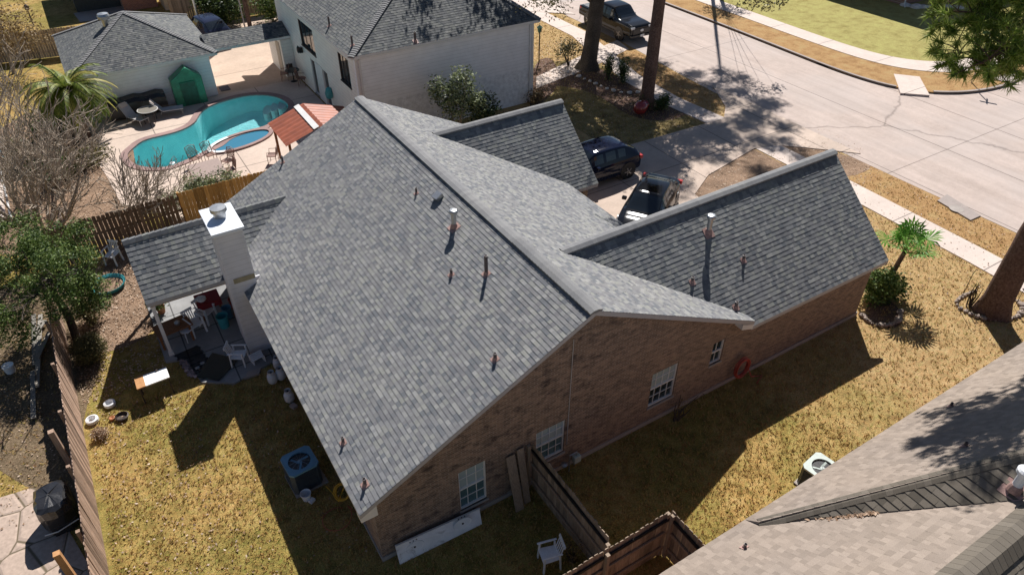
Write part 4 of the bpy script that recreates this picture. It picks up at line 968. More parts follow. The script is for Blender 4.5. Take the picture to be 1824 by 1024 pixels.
for k in range(10):
    w = k*2.4; z = 12.6+k*.4; L = 2.4; q = rb+Vector((.1, -.1, min(z, 12.9))); e = rb+Vector((1.2+math.cos(w)*L, math.sin(w)*L+.8, z)); br.tube([q, e], [.06, .02], 5)
    blob_leaves(cr, [(q.lerp(e, .8), (.9, .9, .4))], 160, .16, rg)
for x, y, z in ((18, -.5, 13), (17, -1, 12.7), (19, 1, 13), (19.5, -1.2, 13), (16.2, -1.2, 12.6), (20.5, .2, 13.2), (18.4, .6, 13.6), (17.2, -.2, 13.3), (21, -1.2, 13), (15.6, -1.5, 12.5)):
    for _ in range(4): blob_leaves(cr, [(Vector((x+rg.uniform(-.7, .7), y+rg.uniform(-.7, .7), z+rg.uniform(-.1, .5))), (.55, .4, .2))], 120, .12, rg)
    br.tube([rb+Vector((.1, -.1, 12.6)), Vector((x, y, z))], [.06, .02], 5)
br.build('limbs', M['bark_pine'], rp); cr.build('crown', M['needle'], rp)
# stone rings
def ring(name, label, pts, r, m, seed=0, cat='stone edging'):
    rg = random.Random(seed); root = thing(name, label, cat, (sum(p[0] for p in pts)/len(pts), sum(p[1] for p in pts)/len(pts), 0))
    for p in pts:
        q = MB(); s = r*rg.uniform(.7, 1.3); prof = [(s*.75, 0), (s, s*.35), (s*.85, s*.8), (s*.4, s*1.0), (0, s*1.02)]
        q.lathe((p[0], p[1], 0), prof, 9, sx=rg.uniform(.8, 1.4), sy=rg.uniform(.7, 1.1)); q.v = [(x+rg.uniform(-.025, .025), y+rg.uniform(-.025, .025), z+rg.uniform(-.012, .012)) for x, y, z in q.v]
        q.build('stone', M[m], root, smooth=True)
def pxring(px, k): 
    P_ = smoothopen([G(u, v) for u, v in px], 2); out = []; L = sum((b-a).length for a, b in zip(P_, P_[1:])); st = L/k; acc = 0
    for a, b in zip(P_, P_[1:]):
        l = (b-a).length
        while acc < l: out.append(a.lerp(b, acc/l)); acc += st
        acc -= l
    return out
ring('stone_edging', 'rough brown stones ringing the bed round the stout pine at the right', pxring([(1735, 520), (1706, 532), (1702, 545), (1720, 557), (1745, 568), (1780, 572), (1810, 568), (1820, 555), (1818, 540), (1795, 528)], 26), .10, 'stone', 3)
ring('stone_edging', 'low curved stone edging under the fan palm at the garage corner', pxring([(1534, 560), (1545, 575), (1570, 582), (1592, 578), (1606, 566), (1600, 552)], 16), .10, 'stone', 4)
ring('stone_edging', 'white stones edging the shaded bed of the house across the street', pxring([(1610, 13), (1630, 18), (1660, 15), (1690, 16), (1720, 20)], 16), .3, 'stone_pale', 5)
ring('stone_edging', 'pale stones scattered along the mulch bed below the oak tree', pxring([(1010, 130), (1050, 145), (1080, 160), (1110, 168), (1150, 165)], 12), .12, 'stone_pale', 6)

# fan palm and shrubs by the garage corner
def fan(mb, hub, d, rg, R_=.55, n=22, droop=.25):
    d = d.normalized(); s = d.cross(Vector((0, 0, 1)));
    if s.length < .1: s = Vector((1, 0, 0))
    s.normalize(); up_ = s.cross(d)
    for i in range(n):
        w = (i/(n-1)-.5)*3.9; v = (d*math.cos(w)+s*math.sin(w)+up_*rg.uniform(-.05, .12)).normalized(); l = R_*(1-.12*abs(w))*rg.uniform(.9, 1.1); x = v.cross(up_).normalized()*.038
        m_ = hub+v*l*.6; e = hub+v*l-Vector((0, 0, droop*l*rg.uniform(.5, 1.3))); t = min(1, max(0, rg.gauss(.5, .2)))
        mb.face([hub, m_-x, m_+x], t); mb.face([m_-x, e, m_+x], t)
fp = G(1572, 518); palm = thing('fan_palm', 'small bright green fan palm beside the garage wing corner', 'palm', tuple(fp))
rg = random.Random(31); top = fp+Vector((.25, -.1, 1.75)); trunk_mesh(fp, top, .10, .08, 1.3, 8, 10, 4).build('trunk', M['bark_pine'], palm, smooth=True)
fm_ = MB(); st_ = MB()
for k in range(17):
    w = k*2.4; el = rg.uniform(.0, 1.3); d = Vector((math.cos(w)*math.cos(el), math.sin(w)*math.cos(el), math.sin(el))); hub = top+d*rg.uniform(.5, .9); st_.tube([top, hub], [.015, .01], 4); fan(fm_, hub, d, rg, .70, 15)
st_.build('stems', M['leaf_green'], palm); fm_.build('fronds', M['fanpalm'], palm)
rg = random.Random(33)
def shrub(name, label, cat, base, blobs, n, sz, m, stem=True, group=None, seed=1):
    rg = random.Random(seed); base = Vector(base); root = thing(name, label, cat, tuple(base), group)
    if stem:
        st = MB()
        for k in range(7):
            c, r = blobs[k % len(blobs)]; e = base+Vector(c)+Vector((rg.uniform(-.6, .6)*r[0], rg.uniform(-.6, .6)*r[1], rg.uniform(-.3, .6)*r[2])); st.tube([base+Vector((rg.uniform(-.08, .08), rg.uniform(-.08, .08), 0)), (base+e)/2+Vector((rg.uniform(-.1, .1), rg.uniform(-.1, .1), 0)), e], [.03, .022, .01], 5)
        st.build('stems', M['bark_pale' if m in ('leaf_grey',) else 'bark_oak'], root)
    f = MB(); blob_leaves(f, [(base+Vector(c), r) for c, r in blobs], n, sz, rg); f.build('foliage', M[m], root); return root
shrub('shrub', 'glossy dark green shrub at the foot of the fan palm', 'shrub', G(1556, 535), [((0, 0, .7), (.75, .6, .75)), ((.7, -.2, .45), (.5, .5, .45))], 3200, .075, 'leaf_green', seed=2)
shrub('tall_shrub', 'tall airy shrub between the white house and the brick house roof', 'shrub', (12.9, 20.2, 0), [((0, 0, 2.2), (1.0, .8, 1.1)), ((-.7, .3, 2.7), (.6, .6, .7)), ((.5, 0, 3.1), (.7, .6, .6)), ((1.0, -.2, 1.8), (.8, .6, .9))], 3600, .085, 'leaf_grey', seed=3)
shrub('shrub', 'low dark shrub right of the tall airy one against the white brick wall', 'shrub', (14.6, 20.2, 0), [((0, 0, 1.1), (.9, .7, 1.0))], 1600, .08, 'leaf_dark', seed=4)
shrub('shrub', 'small reddish shrub at the lower right corner of the white brick wall', 'shrub', G(952, 185), [((0, 0, .4), (.55, .5, .45)), ((.6, .5, .3), (.4, .4, .3))], 900, .06, 'leaf_bronze', seed=5)
shrub('shrub', 'rounded clipped green shrub beside the grey picket fence', 'shrub', G(168, 640), [((0, 0, .5), (.55, .55, .5))], 9000, .032, 'leaf_olive', False, seed=6)
shrub('shrub', 'yellow green bush under the evergreen tree near the round shrub', 'shrub', G(165, 575), [((0, 0, .6), (.6, .5, .55))], 2000, .05, 'leaf_olive', seed=7)
shrub('flowering_shrub', 'pale green flowering bush spreading behind the golden cedar fence', 'shrub', (0.2, 19.6, 0), [((-1.2, .3, .8), (.8, .6, .6)), ((0, 0, 1.1), (.9, .5, .75)), ((1.0, -.1, 1.2), (.9, .5, .7)), ((-.2, .5, 1.3), (.5, .4, .5))], 5200, .055, 'leaf_grey', seed=8)
shrub('hedge', 'big dark glossy shrub behind the parked car by the breezeway', 'shrub', (7.3, 45.0, 0), [((0, 0, 1.3), (1.6, 1.0, 1.3)), ((-1.0, .4, 1.9), (.9, .8, .8))], 3600, .12, 'leaf_dark', seed=9)
shrub('hedge', 'rounded pale green bush left of the two-storey roof at the top', 'shrub', G(487, 40), [((0, 0, 1.4), (1.3, 1.2, 1.2)), ((1.2, -.4, .7), (1.0, .9, .7))], 3000, .11, 'leaf_green', seed=10)
for i, (u, v, lab) in enumerate(((1083, 142, 'upright dark shrub just right of the oak trunk'), (1108, 148, 'upright dark shrub nearer the slim pine trunk'))):
    shrub('shrub', lab, 'shrub', G(u, v), [((0, 0, .8), (.3, .3, .8))], 900, .07, 'leaf_dark', seed=11+i, group='upright shrubs in the mulch bed')
shrub('shrub', 'thin spreading shrub on the lawn left of the oak trunk', 'shrub', G(1012, 118), [((0, 0, 1.1), (1.0, .8, .5))], 700, .08, 'leaf_olive', seed=13)
shrub('shrub', 'small round dark shrub right of the slim pine foot', 'shrub', G(1180, 195), [((0, 0, .45), (.45, .4, .4))], 900, .06, 'leaf_dark', seed=14)
shrub('flower_clump', 'pale flowering clump in the lawn edge beside the fence', 'flowers', G(182, 778), [((0, 0, .18), (.25, .22, .15))], 900, .03, 'litter', False, seed=15)
shrub('shrub', 'bare reddish twiggy plant in the pine tree bed', 'shrub', G(1726, 545), [((0, 0, .9), (.3, .25, .5))], 60, .03, 'leaf_bronze', seed=16)
shrub('dry_plant', 'dead twiggy plant against the brick wall below the third window', 'shrub', (9.5, -.35, 0), [((0, -.1, .8), (.4, .25, .6)), ((.6, -.1, .5), (.5, .2, .3))], 130, .03, 'leaf_bronze', seed=17)
shrub('dry_plant', 'dead brown plant behind the white chair at the fence corner', 'shrub', G(1018, 1000), [((0, 0, .4), (.3, .3, .35))], 260, .03, 'leaf_bronze', seed=18)

# bare tree over the pool fence, phoenix palm, evergreen
def bare(name, label, base, dirs, L, r, depth, seed, m='bark_pale', kids=(3, 4)):
    rg = random.Random(seed); root = thing(name, label, 'tree', tuple(base)); mb = MB(); ends = []
    for d in dirs: branchy(mb, Vector(base)+Vector((rg.uniform(-.2, .2), rg.uniform(-.2, .2), 0)), d, L*rg.uniform(.85, 1.15), r, depth, rg, ends, .62, .12, 3, .66, kids, 7)
    mb.build('branches', M[m], root); return root, ends
b1, e1 = bare('bare_tree', 'leafless grey multi-stemmed tree spreading over the left of the pool', (-6.1, 20.2, 0), [(.1, .2, 1), (-.35, .35, 1), (.45, .1, .9), (-.1, -.25, 1), (.25, .5, .9), (.7, .3, .8), (-.6, .1, .9), (0, .6, .8)], 2.6, .09, 4, 41, kids=(2, 4))
b2, e2 = bare('bare_tree', 'leafless pale tree leaning in from the left edge', (-8.0, 24.5, 0), [(.2, .1, 1), (.5, -.2, .9), (-.2, .4, 1), (.3, .5, 1), (.6, .6, .8)], 2.9, .10, 4, 42, kids=(2, 3))
b3, e3 = bare('bare_shrub', 'tangle of bare twigs drooping over the old brown fence', (-3.4, 19.6, 0), [(.5, -.3, .5), (.8, -.1, .45), (.1, -.2, .8), (.6, .3, .6), (.9, .1, .6), (.3, -.1, .7), (.7, -.3, .4)], 1.7, .035, 3, 43)
b4, e4 = bare('bare_tree', 'thin leafless tree rising in front of the date palm', (-5.6, 25.5, 0), [(.2, -.1, 1), (.4, .3, .9), (-.4, -.2, .9), (.5, -.3, .8)], 2.6, .06, 3, 44)
rg = random.Random(51)
pp_ = G(150, 246); ppt = pp_+Vector((.1, -.1, 2.6)); dp_ = thing('date_palm', 'bushy date palm with arching yellow green fronds left of the pool house', 'palm', tuple(pp_))
trunk_mesh(pp_, ppt, .32, .30, 1.1, 8, 14, 6).build('trunk', M['bark_pine'], dp_)
fr_ = MB(); rb_ = MB()
for k in range(74):
    w = k*2.399; el = 1.25-1.45*(k/74)**.8+rg.uniform(-.1, .1); L = rg.uniform(2.0, 2.6); d = Vector((math.cos(w)*math.cos(el), math.sin(w)*math.cos(el), math.sin(el))); pts = [ppt]; v = d.copy()
    for j in range(9): v = (v+Vector((0, 0, -.17-.01*j))).normalized(); pts.append(pts[-1]+v*L/9)
    rb_.tube(pts, [.025-.002*j for j in range(10)], 4, cap=False); dead = rg.random() < .1
    for j in range(1, 10):
        ax = (pts[j]-pts[j-1]).normalized(); sd = ax.cross(Vector((0, 0, 1))).normalized()
        for q in range(5):
            p = pts[j-1].lerp(pts[j], q/5)
            for s in (-1, 1):
                tip = p+(sd*s*.9+ax*.65-Vector((0, 0, .35+rg.uniform(0, .25)))).normalized()*.46*(1-.05*j); x = ax*.034; fr_.face([p-x, p+x, tip], .98 if dead else min(1, max(0, rg.gauss(.45, .2))))
rb_.build('stems', M['leaf_olive'], dp_); fr_.build('fronds', M['frond'], dp_)
ev = G(140, 612); et = thing('evergreen_tree', 'dense dark evergreen tree between the patio roof and the left edge', 'tree', tuple(ev))
mb = MB(); mb.tube([ev, ev+Vector((.1, .1, 1.3)), ev+Vector((-.1, .3, 2.6))], [.14, .12, .09], 10); ends = []
for a in range(6): branchy(mb, ev+Vector((-.05, .2, 1.8+.15*a)), (math.cos(a*1.1), math.sin(a*1.1), .4), 1.1, .05, 2, rg, ends, .7, .1)
mb.build('trunk', M['bark_oak'], et); cr = MB()
cl = []; env = [((.7, .9, 3.0), (1.2, 1.2, .8)), ((-.1, .3, 3.1), (1.3, 1.3, .9)), ((-1.3, .6, 3.0), (1.2, 1.2, .8)), ((-2.4, 1.0, 2.8), (1.1, 1.2, .8)), ((.5, 1.6, 3.0), (1.0, 1.0, .8)), ((-.8, 2.1, 3.3), (1.2, 1.1, .8)), ((.2, -.5, 2.2), (.9, .8, .7)), ((-1.2, -.6, 2.1), (1.0, .8, .6)), ((-2.2, 2.8, 2.9), (1.2, 1.2, .8)), ((.9, -.2, 2.1), (.6, .7, .6))]
for c, r in env:
    for _ in range(13): v = Vector((rg.gauss(0, 1), rg.gauss(0, 1), rg.gauss(0, 1))).normalized()*rg.uniform(.5, 1.15); q = rg.uniform(.22, .48); cl.append((ev+Vector(c)+Vector((v.x*r[0], v.y*r[1], v.z*r[2])), (q, q, q*.7)))
blob_leaves(cr, cl, 34000, .048, rg, .5); cr.build('crown', M['leaf_green'], et)
bz_ = G(20, 55, 2.5); bt = thing('bronze_tree', 'tree with small yellow brown leaves at the top left corner', 'tree', (bz_.x, bz_.y, 0))
mb = MB(); ends = []; branchy(mb, (bz_.x-.8, bz_.y, 0), (.1, 0, 1), 2.2, .12, 4, rg, ends, .65, .1); mb.build('trunk', M['bark_pale'], bt); cr = MB(); blob_leaves(cr, [((bz_.x-.5, bz_.y, 3.0), (2.4, 2.2, 1.8)), ((bz_.x+.8, bz_.y-1.0, 2.4), (1.4, 1.2, 1.0))], 3000, .08, rg, .6); cr.build('crown', M['leaf_bronze'], bt)
# hanging foliage at the top middle right belongs to a tree that stands across the road
ft = thing('street_tree', 'olive leaved tree whose lowest twigs hang at the top edge above the road', 'tree', (44.0, 33.0, 0))
hp = [G(1350, -4, 4.0), G(1372, 8, 3.9), G(1335, 2, 4.1), G(1395, -6, 4.2)]
trunk_mesh((44.0, 33.0, 0), (44.0, 33.0, 6.5), .22, .14, 1.4, 10, 12, 9).build('trunk', M['bark_oak'], ft, smooth=True); mb = MB()
for p in hp: mb.tube([Vector((44.0, 33.0, 6.2)), (Vector((44.0, 33.0, 6.6))+p)/2+Vector((0, 0, .6)), p], [.02, .013, .008], 5)
mb.build('limbs', M['bark_oak'], ft); cr = MB(); blob_leaves(cr, [(p, (.7, .7, .45)) for p in hp]+[((44.0, 33.0, 6.8), (1.8, 1.8, .9))], 2600, .09, rg); cr.build('crown', M['leaf_olive'], ft)

# dark shrubs massed behind the left fence line
for i, (u, v, z, lab) in enumerate(((75, 250, .8, 'dark green bush below the date palm behind the bare branches'), (95, 330, .8, 'dark green bush among bare stems left of the pool'), (30, 300, .8, 'dark green bush at the left edge near the bright sheet'), (150, 300, .5, 'low leafy bush at the left end of the pool deck'))):
    p = G(u, v); shrub('shrub', lab, 'shrub', (p.x, p.y, 0), [((0, 0, z), (1.0, .9, z)), ((.8, .5, z*.8), (.7, .7, z*.7))], 1700, .07, 'leaf_dark' if i != 3 else 'leaf_olive', seed=60+i)

# ------------------------------------------------------------------ lawn cover: tufts and fallen leaves (nobody could count them)
def in_house(x, y):
    return (-.05 < x < 12.1 and -.05 < y < 14.4) or (12 <= x < 18.5 and -.05 < y < 5.9) or (2 < x < 20.7 and y < -5.3) or (-6.1 < x < -5.9 and y < 14.8)
rg = random.Random(71); tf = MB()
areas = [(-5.85, -3.0, 0, 9.2, 115), (0, -5.2, 13.5, 0, 110), (13.5, -5.2, 28.5, 0, 55), (18.5, 0, 28.5, 6, 45), (-8.2, 6.8, -6.1, 16, 30), (-3.5, 9.0, -1.6, 10.4, 60), (19, 15, 29, 36, 40), (-6, -5, 2.2, -3, 60)]
for x0, y0, x1, y1, dn in areas:
    for _ in range(int((x1-x0)*(y1-y0)*dn)):
        x, y = rg.uniform(x0, x1), rg.uniform(y0, y1)
        if in_house(x, y) or inside((x, y), nsw) or inside((x, y), drive): continue
        t = min(1, max(0, rg.gauss(.42, .25)))
        for k in range(3):
            a = rg.uniform(0, 6.28); l = rg.uniform(.035, .085); w = .013; dx, dy = math.cos(a), math.sin(a); px, py = x+rg.uniform(-.03, .03), y+rg.uniform(-.03, .03)
            tf.face([(px-dy*w, py+dx*w, 0), (px+dy*w, py-dx*w, 0), (px+dx*l*.8, py+dy*l*.8, l)], t)
o = tf.build('grass_tufts', M['blade']); o['kind'] = 'stuff'; tag(o, 'short dry golden grass covering the lawns', 'grass')
lf = MB(); areas = [(-5.9, 9.8, -3.3, 18.0, 170), (-5.85, 0, -3, 9.8, 26), (-3, 0, 0, 9, 9), (-12, 6, -6.1, 34, 24), (-6, 18.6, -3.2, 32, 60), (18.8, 15, 28.5, 30, 30), (21, -4, 28.5, 8, 9), (19, 6, 28.5, 11.5, 40), (27.5, 8, 30, 11, 20)]
for x0, y0, x1, y1, dn in areas:
    for _ in range(int((x1-x0)*(y1-y0)*dn)):
        x, y = rg.uniform(x0, x1), rg.uniform(y0, y1)
        if in_house(x, y): continue
        a = rg.uniform(0, 6.28); s = rg.uniform(.02, .05); z = rg.uniform(.02, .06); e = Vector((math.cos(a), math.sin(a), rg.uniform(-.4, .4)))*s; f_ = Vector((-math.sin(a), math.cos(a), rg.uniform(-.4, .4)))*s*.55; p = Vector((x, y, z)); lf.face([p-e, p-f_, p+e, p+f_], rg.random())
o = lf.build('leaf_litter', M['litter']); o['kind'] = 'stuff'; tag(o, 'dead leaves scattered over the ground of the yards', 'leaves')

# ------------------------------------------------------------------ vehicles
def paint(name, col, rough=.09, metal=0):
    m, t, b = nodes(name); t.links.new(ramp(t, noise(t, .8, 3), [(.3, tuple(c*.92 for c in col)), (.7, tuple(c*1.08 for c in col))]), b.inputs['Base Color'])
    b.inputs['Roughness'].default_value = rough; b.inputs['Metallic'].default_value = metal; b.inputs['Specular IOR Level'].default_value = .35; b.inputs['Coat Roughness'].default_value = .04; return m
M['p_blue'] = paint('deep_blue_black_paint', (.008, .012, .03)); M['p_black'] = paint('black_paint', (.008, .009, .012)); M['p_grey'] = paint('dark_grey_truck_paint', (.012, .013, .015)); M['p_car3'] = paint('blue_black_paint_old', (.02, .025, .05))
M['carglass'] = glass_mat('car_glass', (.012, .016, .02), .02, 0)
M['tail'] = mat('tail_lamp_red', (.45, .01, .015), .2, .1, coat=.8); M['head'] = mat('lamp_clear', (.55, .57, .6), .12, .1, coat=.8); M['plate'] = mat('number_plate', (.7, .7, .7), .4, .05)
def vehicle(name, label, loc, rz, st, W_, wheels, pm, wr=.34, tail=None, group=None, bed=None):
    """st: stations (x, z_low, z_belt, z_top, belt_inset, top_inset, glassflag); nose towards +x"""
    root = thing(name, label, 'car' if bed is None else 'pickup truck', loc, group, rz, local=True)
    def ring(s):
        x, zl, zb, zt, bi, ti, g = s; w = W_/2-bi; wt = W_/2-ti; e = max(.02, zt-zb)
        h = [(w*.80, zl), (w*.97, zl+.07), (w, zl+.28), (w*.985, (zl+zb)/2+.14), (w*.95, zb), (wt+(w*.95-wt)*.12, zb+e*.80), (wt*.90, zb+e*.95), (wt*.5, zt)]
        return [(x, -a, z) for a, z in h]+[(x, a, z) for a, z in reversed(h)]
    def crm(p0, p1, p2, p3, k): return tuple(.5*(2*p1[i]+(p2[i]-p0[i])*k*.8+(2*p0[i]-5*p1[i]+4*p2[i]-p3[i])*k*k*.8*0+(3*(p2[i]-p1[i])*2-(.8*(p2[i]-p0[i])*2+.8*(p3[i]-p1[i])))*k*k+(-2*2*(p2[i]-p1[i])+.8*(p2[i]-p0[i])+.8*(p3[i]-p1[i]))*k*k*k) for i in range(len(p1)))
    def dense(P, m): 
        out = []
        for i in range(len(P)-1):
            for j in range(m): out.append(crm(P[max(i-1, 0)], P[i], P[i+1], P[min(i+2, len(P)-1)], j/m))
        return out+[tuple(P[-1])]
    SU, RU = 4, 3; nums = dense([q[:6] for q in st], SU); rs_ = [dense(ring(tuple(q)+('',)), RU) for q in nums]; body = MB(); gls = {}; n = len(rs_[0])
    for i in range(len(rs_)-1):
        A, B = rs_[i], rs_[i+1]; g = st[i//SU][6]; pillar = (i % SU == 0)
        for k in range(n-1):
            q = [A[k], A[k+1], B[k+1], B[k]]; kk = k//RU
            if (kk in (4, 10) and 's' in g and not pillar and not (k % RU == 0 if kk == 4 else k % RU == RU-1)) or (kk in (6, 7, 8) and 't' in g) or (kk in (5, 9) and 't' in g and k % RU in ((1, 2) if kk == 5 else (0, 1))): gls.setdefault(('L' if kk == 4 else 'R' if kk == 10 else 'T', i//SU), MB()).face(q)
            else: body.face(q)
        body.face([A[0], B[0], B[-1], A[-1]])
    body.face(rs_[0]); body.face(list(reversed(rs_[-1])))
    bo = body.build('body', M[pm], root, smooth=True, local=True); [m_.build('windscreen' if k_[0] == 'T' else 'side_window', M['carglass'], bo, smooth=True, local=True) for k_, m_ in gls.items()]
    for x, s in [(x, s) for x in wheels for s in (-1, 1)]:
        y = s*(W_/2-.11); w_ = MB(); ar = MB()
        w_.tube([(x, y-.11, wr), (x, y+.11, wr)], wr, 22); ob_ = w_.build('wheel', M['rubber'], root, local=True, bevel=.02)
        ri = MB(); yo = y+s*.112; 
        for k in range(5):
            a = k*1.2566; ri.box((x+math.cos(a)*wr*.3, yo+s*.012, wr+math.sin(a)*wr*.3), (wr*.6, .012, wr*.13), ry=-a)
        ri.build('rim', M['rim'], ob_, local=True)
        ar.tube([(x, s*(W_/2-.09), wr+.03), (x, s*(W_/2+.002), wr+.03)], wr+.075, 22); ar.build('wheel_arch', M['black'], bo, local=True)
    zb = st[2][2]
    L0, L1 = st[0][0], st[-1][0]
    for s in (-1, 1):
        a = MB(); a.box((L0+.09, s*(W_/2-.18), zb-.10), (.16, .30, .16)); a.build('tail_lamp', M['tail'], bo, local=True, bevel=.02)
        a = MB(); a.box((L1-.10, s*(W_/2-.27), st[-2][2]-.06), (.22, .32, .14)); a.build('headlight', M['head'], bo, local=True, bevel=.02)
        a = MB(); mx = [q[0] for q in st if 's' in q[6]][-1]; a.box((mx-.05, s*(W_/2+.08), zb+.06), (.16, .20, .14)); a.build('wing_mirror', M[pm], bo, local=True, bevel=.03)
    a = MB(); a.box((L0-.005, 0, .62), (.02, .34, .15)); a.build('number_plate', M['plate'], bo, local=True)
    a = MB(); a.box((L1+.003, 0, st[-1][2]-.18), (.03, W_*.55, .18)); a.build('grille', M['black'], bo, local=True)
    return root, bo
# x, zlow, zbelt, ztop, belt inset, top inset, flags
suv = [(-2.32, .42, .80, .88, .22, .35, ''), (-2.25, .34, .95, 1.08, .10, .30, ''), (-2.05, .30, 1.02, 1.28, .05, .27, 't'), (-1.45, .25, 1.03, 1.60, .01, .30, 's'), (-.9, .24, 1.02, 1.68, 0, .29, 's'), (-.2, .24, 1.0, 1.69, 0, .29, 's'), (.45, .24, .98, 1.62, 0, .30, 'st'), (1.15, .25, .97, 1.14, .01, .26, ''), (1.6, .27, .93, 1.06, .03, .3, ''), (2.1, .32, .84, .95, .10, .38, ''), (2.32, .40, .70, .78, .25, .45, '')]
sed = [(-2.35, .38, .72, .82, .22, .40, ''), (-2.25, .30, .88, .98, .10, .32, ''), (-1.85, .24, .93, 1.04, .04, .28, 't'), (-1.15, .22, .94, 1.36, .01, .32, 's'), (-.6, .21, .93, 1.44, 0, .31, 's'), (0, .21, .92, 1.45, 0, .31, 's'), (.4, .21, .91, 1.40, 0, .32, 'st'), (1.12, .22, .89, .99, .01, .27, ''), (1.7, .25, .82, .91, .04, .32, ''), (2.15, .30, .72, .80, .12, .40, ''), (2.35, .36, .62, .68, .28, .48, '')]
vehicle('parked_car', 'dark blue sport utility car half under the smaller wing roof on the driveway', (16.25, 13.1, .045), math.pi, suv, 1.92, (-1.45, 1.42), 'p_blue', .37, group='cars on the driveway')
vehicle('parked_car', 'black saloon car with sun glinting on its windscreen behind the garage wing ridge', (16.2, 8.95, .045), R(214), sed, 1.84, (-1.42, 1.45), 'p_black', .33, group='cars on the driveway')
vehicle('parked_car', 'dusty dark car with red tail lamps parked behind the pool house', (5.6, 42.6, .02), R(100), suv, 1.85, (-1.45, 1.42), 'p_car3', .35)
tr = [(-2.95, .55, 1.08, 1.12, .06, .12, ''), (-2.9, .5, 1.16, 1.20, .02, .10, ''), (-1.0, .45, 1.16, 1.20, 0, .10, ''), (-.98, .45, 1.18, 1.26, 0, .10, 't'), (-.75, .42, 1.18, 1.88, 0, .26, 's'), (-.1, .42, 1.18, 1.95, 0, .25, 's'), (.5, .42, 1.17, 1.93, 0, .26, 's'), (.75, .42, 1.17, 1.86, 0, .27, 'st'), (1.35, .42, 1.19, 1.33, 0, .22, ''), (2.3, .45, 1.16, 1.27, .02, .22, ''), (2.8, .5, 1.12, 1.20, .04, .24, ''), (2.92, .55, 1.02, 1.08, .10, .30, '')]
tk, tb2 = vehicle('pickup_truck', 'dark grey crew cab pickup parked at the kerb between the two tall trunks', (30.35, 29.3, .012), R(-91), tr, 2.0, (-1.85, 1.75), 'p_grey', .42, bed=True)
a = MB(); a.box((-1.97, 0, 1.21), (1.75, 1.55, .02)); a.build('bed_cover', M['black'], tb2, local=True)
a = MB(); a.box((2.93, 0, .82), (.05, 1.45, .34)); a.build('grille', M['black'], tb2, local=True)
a = MB(); a.box((2.96, 0, .55), (.16, 1.9, .16)); a.build('bumper', M['black'], tb2, local=True, bevel=.03)
a = MB(); a.tube([(2.955, 0, .88), (2.975, 0, .88)], .09, 20); a.v = [(x, y*1.6, z) for x, y, z in a.v]; a.build('emblem', M['head'], tb2, local=True)
a = MB(); a.box((3.045, -.0, .56), (.015, .32, .16)); a.build('number_plate', M['plate'], tb2, local=True)
a = MB(); a.box((0.0, 1.003, .52), (3.0, .05, .08)); a.build('running_board', M['black'], tb2, local=True)
a = MB(); a.box((0.0, -1.003, .52), (3.0, .05, .08)); a.build('running_board', M['black'], tb2, local=True)

# ------------------------------------------------------------------ garden furniture
def mono_chair(label, loc, rz, m='plastic', group=None):
    """moulded plastic armchair, open side towards +y"""
    r = thing('plastic_chair', label, 'chair', loc, group, rz, local=True)
    s = MB(); s.prism([(-.21, -.2), (.21, -.2), (.235, .23), (-.235, .23)], .405, .43); s.build('seat', M[m], r, local=True, bevel=.01)
    b = MB()
    for i in range(5): x = -.15+.075*i; b.box((x, -.27, .63), (.038, .02, .36), rx=R(14))
    b.box((0, -.325, .83), (.42, .03, .09), rx=R(14)); b.box((0, -.215, .45), (.42, .03, .06), rx=R(14)); b.build('backrest', M[m], r, local=True, bevel=.006)
    for x in (-.24, .24):
        for y, dx in ((.24, .03), (-.24, .04)):
            l = MB(); k = 1 if x > 0 else -1; l.ext([(x-.03, y, .0), (x+.03, y, 0), (x+.025-k*dx, y*.9, .64 if y > 0 else .62), (x-.035-k*dx, y*.9, .64 if y > 0 else .62)], (0, .035 if y < 0 else -.035, 0)); l.build('leg', M[m], r, local=True)
        a = MB(); a.box((x*.94, 0, .65), (.055, .52, .028)); a.build('armrest', M[m], r, local=True, bevel=.01)
    return r
g0 = lambda u, v, z=0: tuple(G(u, v, z))
c0 = mono_chair('white plastic armchair on the patio edge beside the propane tanks', g0(430, 648, .0), R(-120), group='white plastic chairs')
dup(c0, g0(205, 468), R(140), 'white plastic armchair left of the patio roof by the evergreen', 'white plastic chairs')
dup(c0, g0(978, 1003), R(75), 'white plastic armchair near the fence at the bottom of the photo', 'white plastic chairs')
dup(c0, g0(352, 592, .07), R(200), 'cream plastic armchair under the patio roof beside the round stool', 'white plastic chairs')
dup(c0, g0(372, 570, .07), R(215), 'white plastic armchair pulled to the red clothed patio table', 'white plastic chairs')
a = thing('round_side_table', 'small round white table under the patio roof', 'side table', g0(338, 605, .07))
q = MB(); p = G(338, 605, .07); q.lathe((p.x, p.y, .07), [(.19, .45), (.21, .46), (.21, .48), (0, .485)], 18); q.build('tabletop', M['plastic'], a)
for k in range(3):
    q = MB(); w = k*2.1; q.tube([(p.x+math.cos(w)*.14, p.y+math.sin(w)*.14, .52), (p.x+math.cos(w)*.18, p.y+math.sin(w)*.18, .07)], .014, 6); q.build('leg', M['plastic'], a)
p = Vector((-1.35, 12.3, .07)); a = thing('patio_table', 'patio table covered with a dark red cloth', 'table', tuple(p))
q = MB(); q.box((p.x, p.y, .76), (.76, .66, .04)); q.build('tabletop', M['wood_brown'], a); 
for dx in (-.33, .33):
    for dy in (-.28, .28): q = MB(); q.box((p.x+dx, p.y+dy, .41), (.05, .05, .68)); q.build('leg', M['wood_brown'], a)
q = MB(); q.box((p.x, p.y, .79), (.8, .7, .02)); q.box((p.x, p.y-.36, .68), (.8, .02, .2)); q.box((p.x-.4, p.y, .68), (.02, .7, .2)); tag(q.build('tablecloth', mat('red_cloth', (.25, .02, .025), .8)), 'dark red cloth spread over the patio table', 'tablecloth')
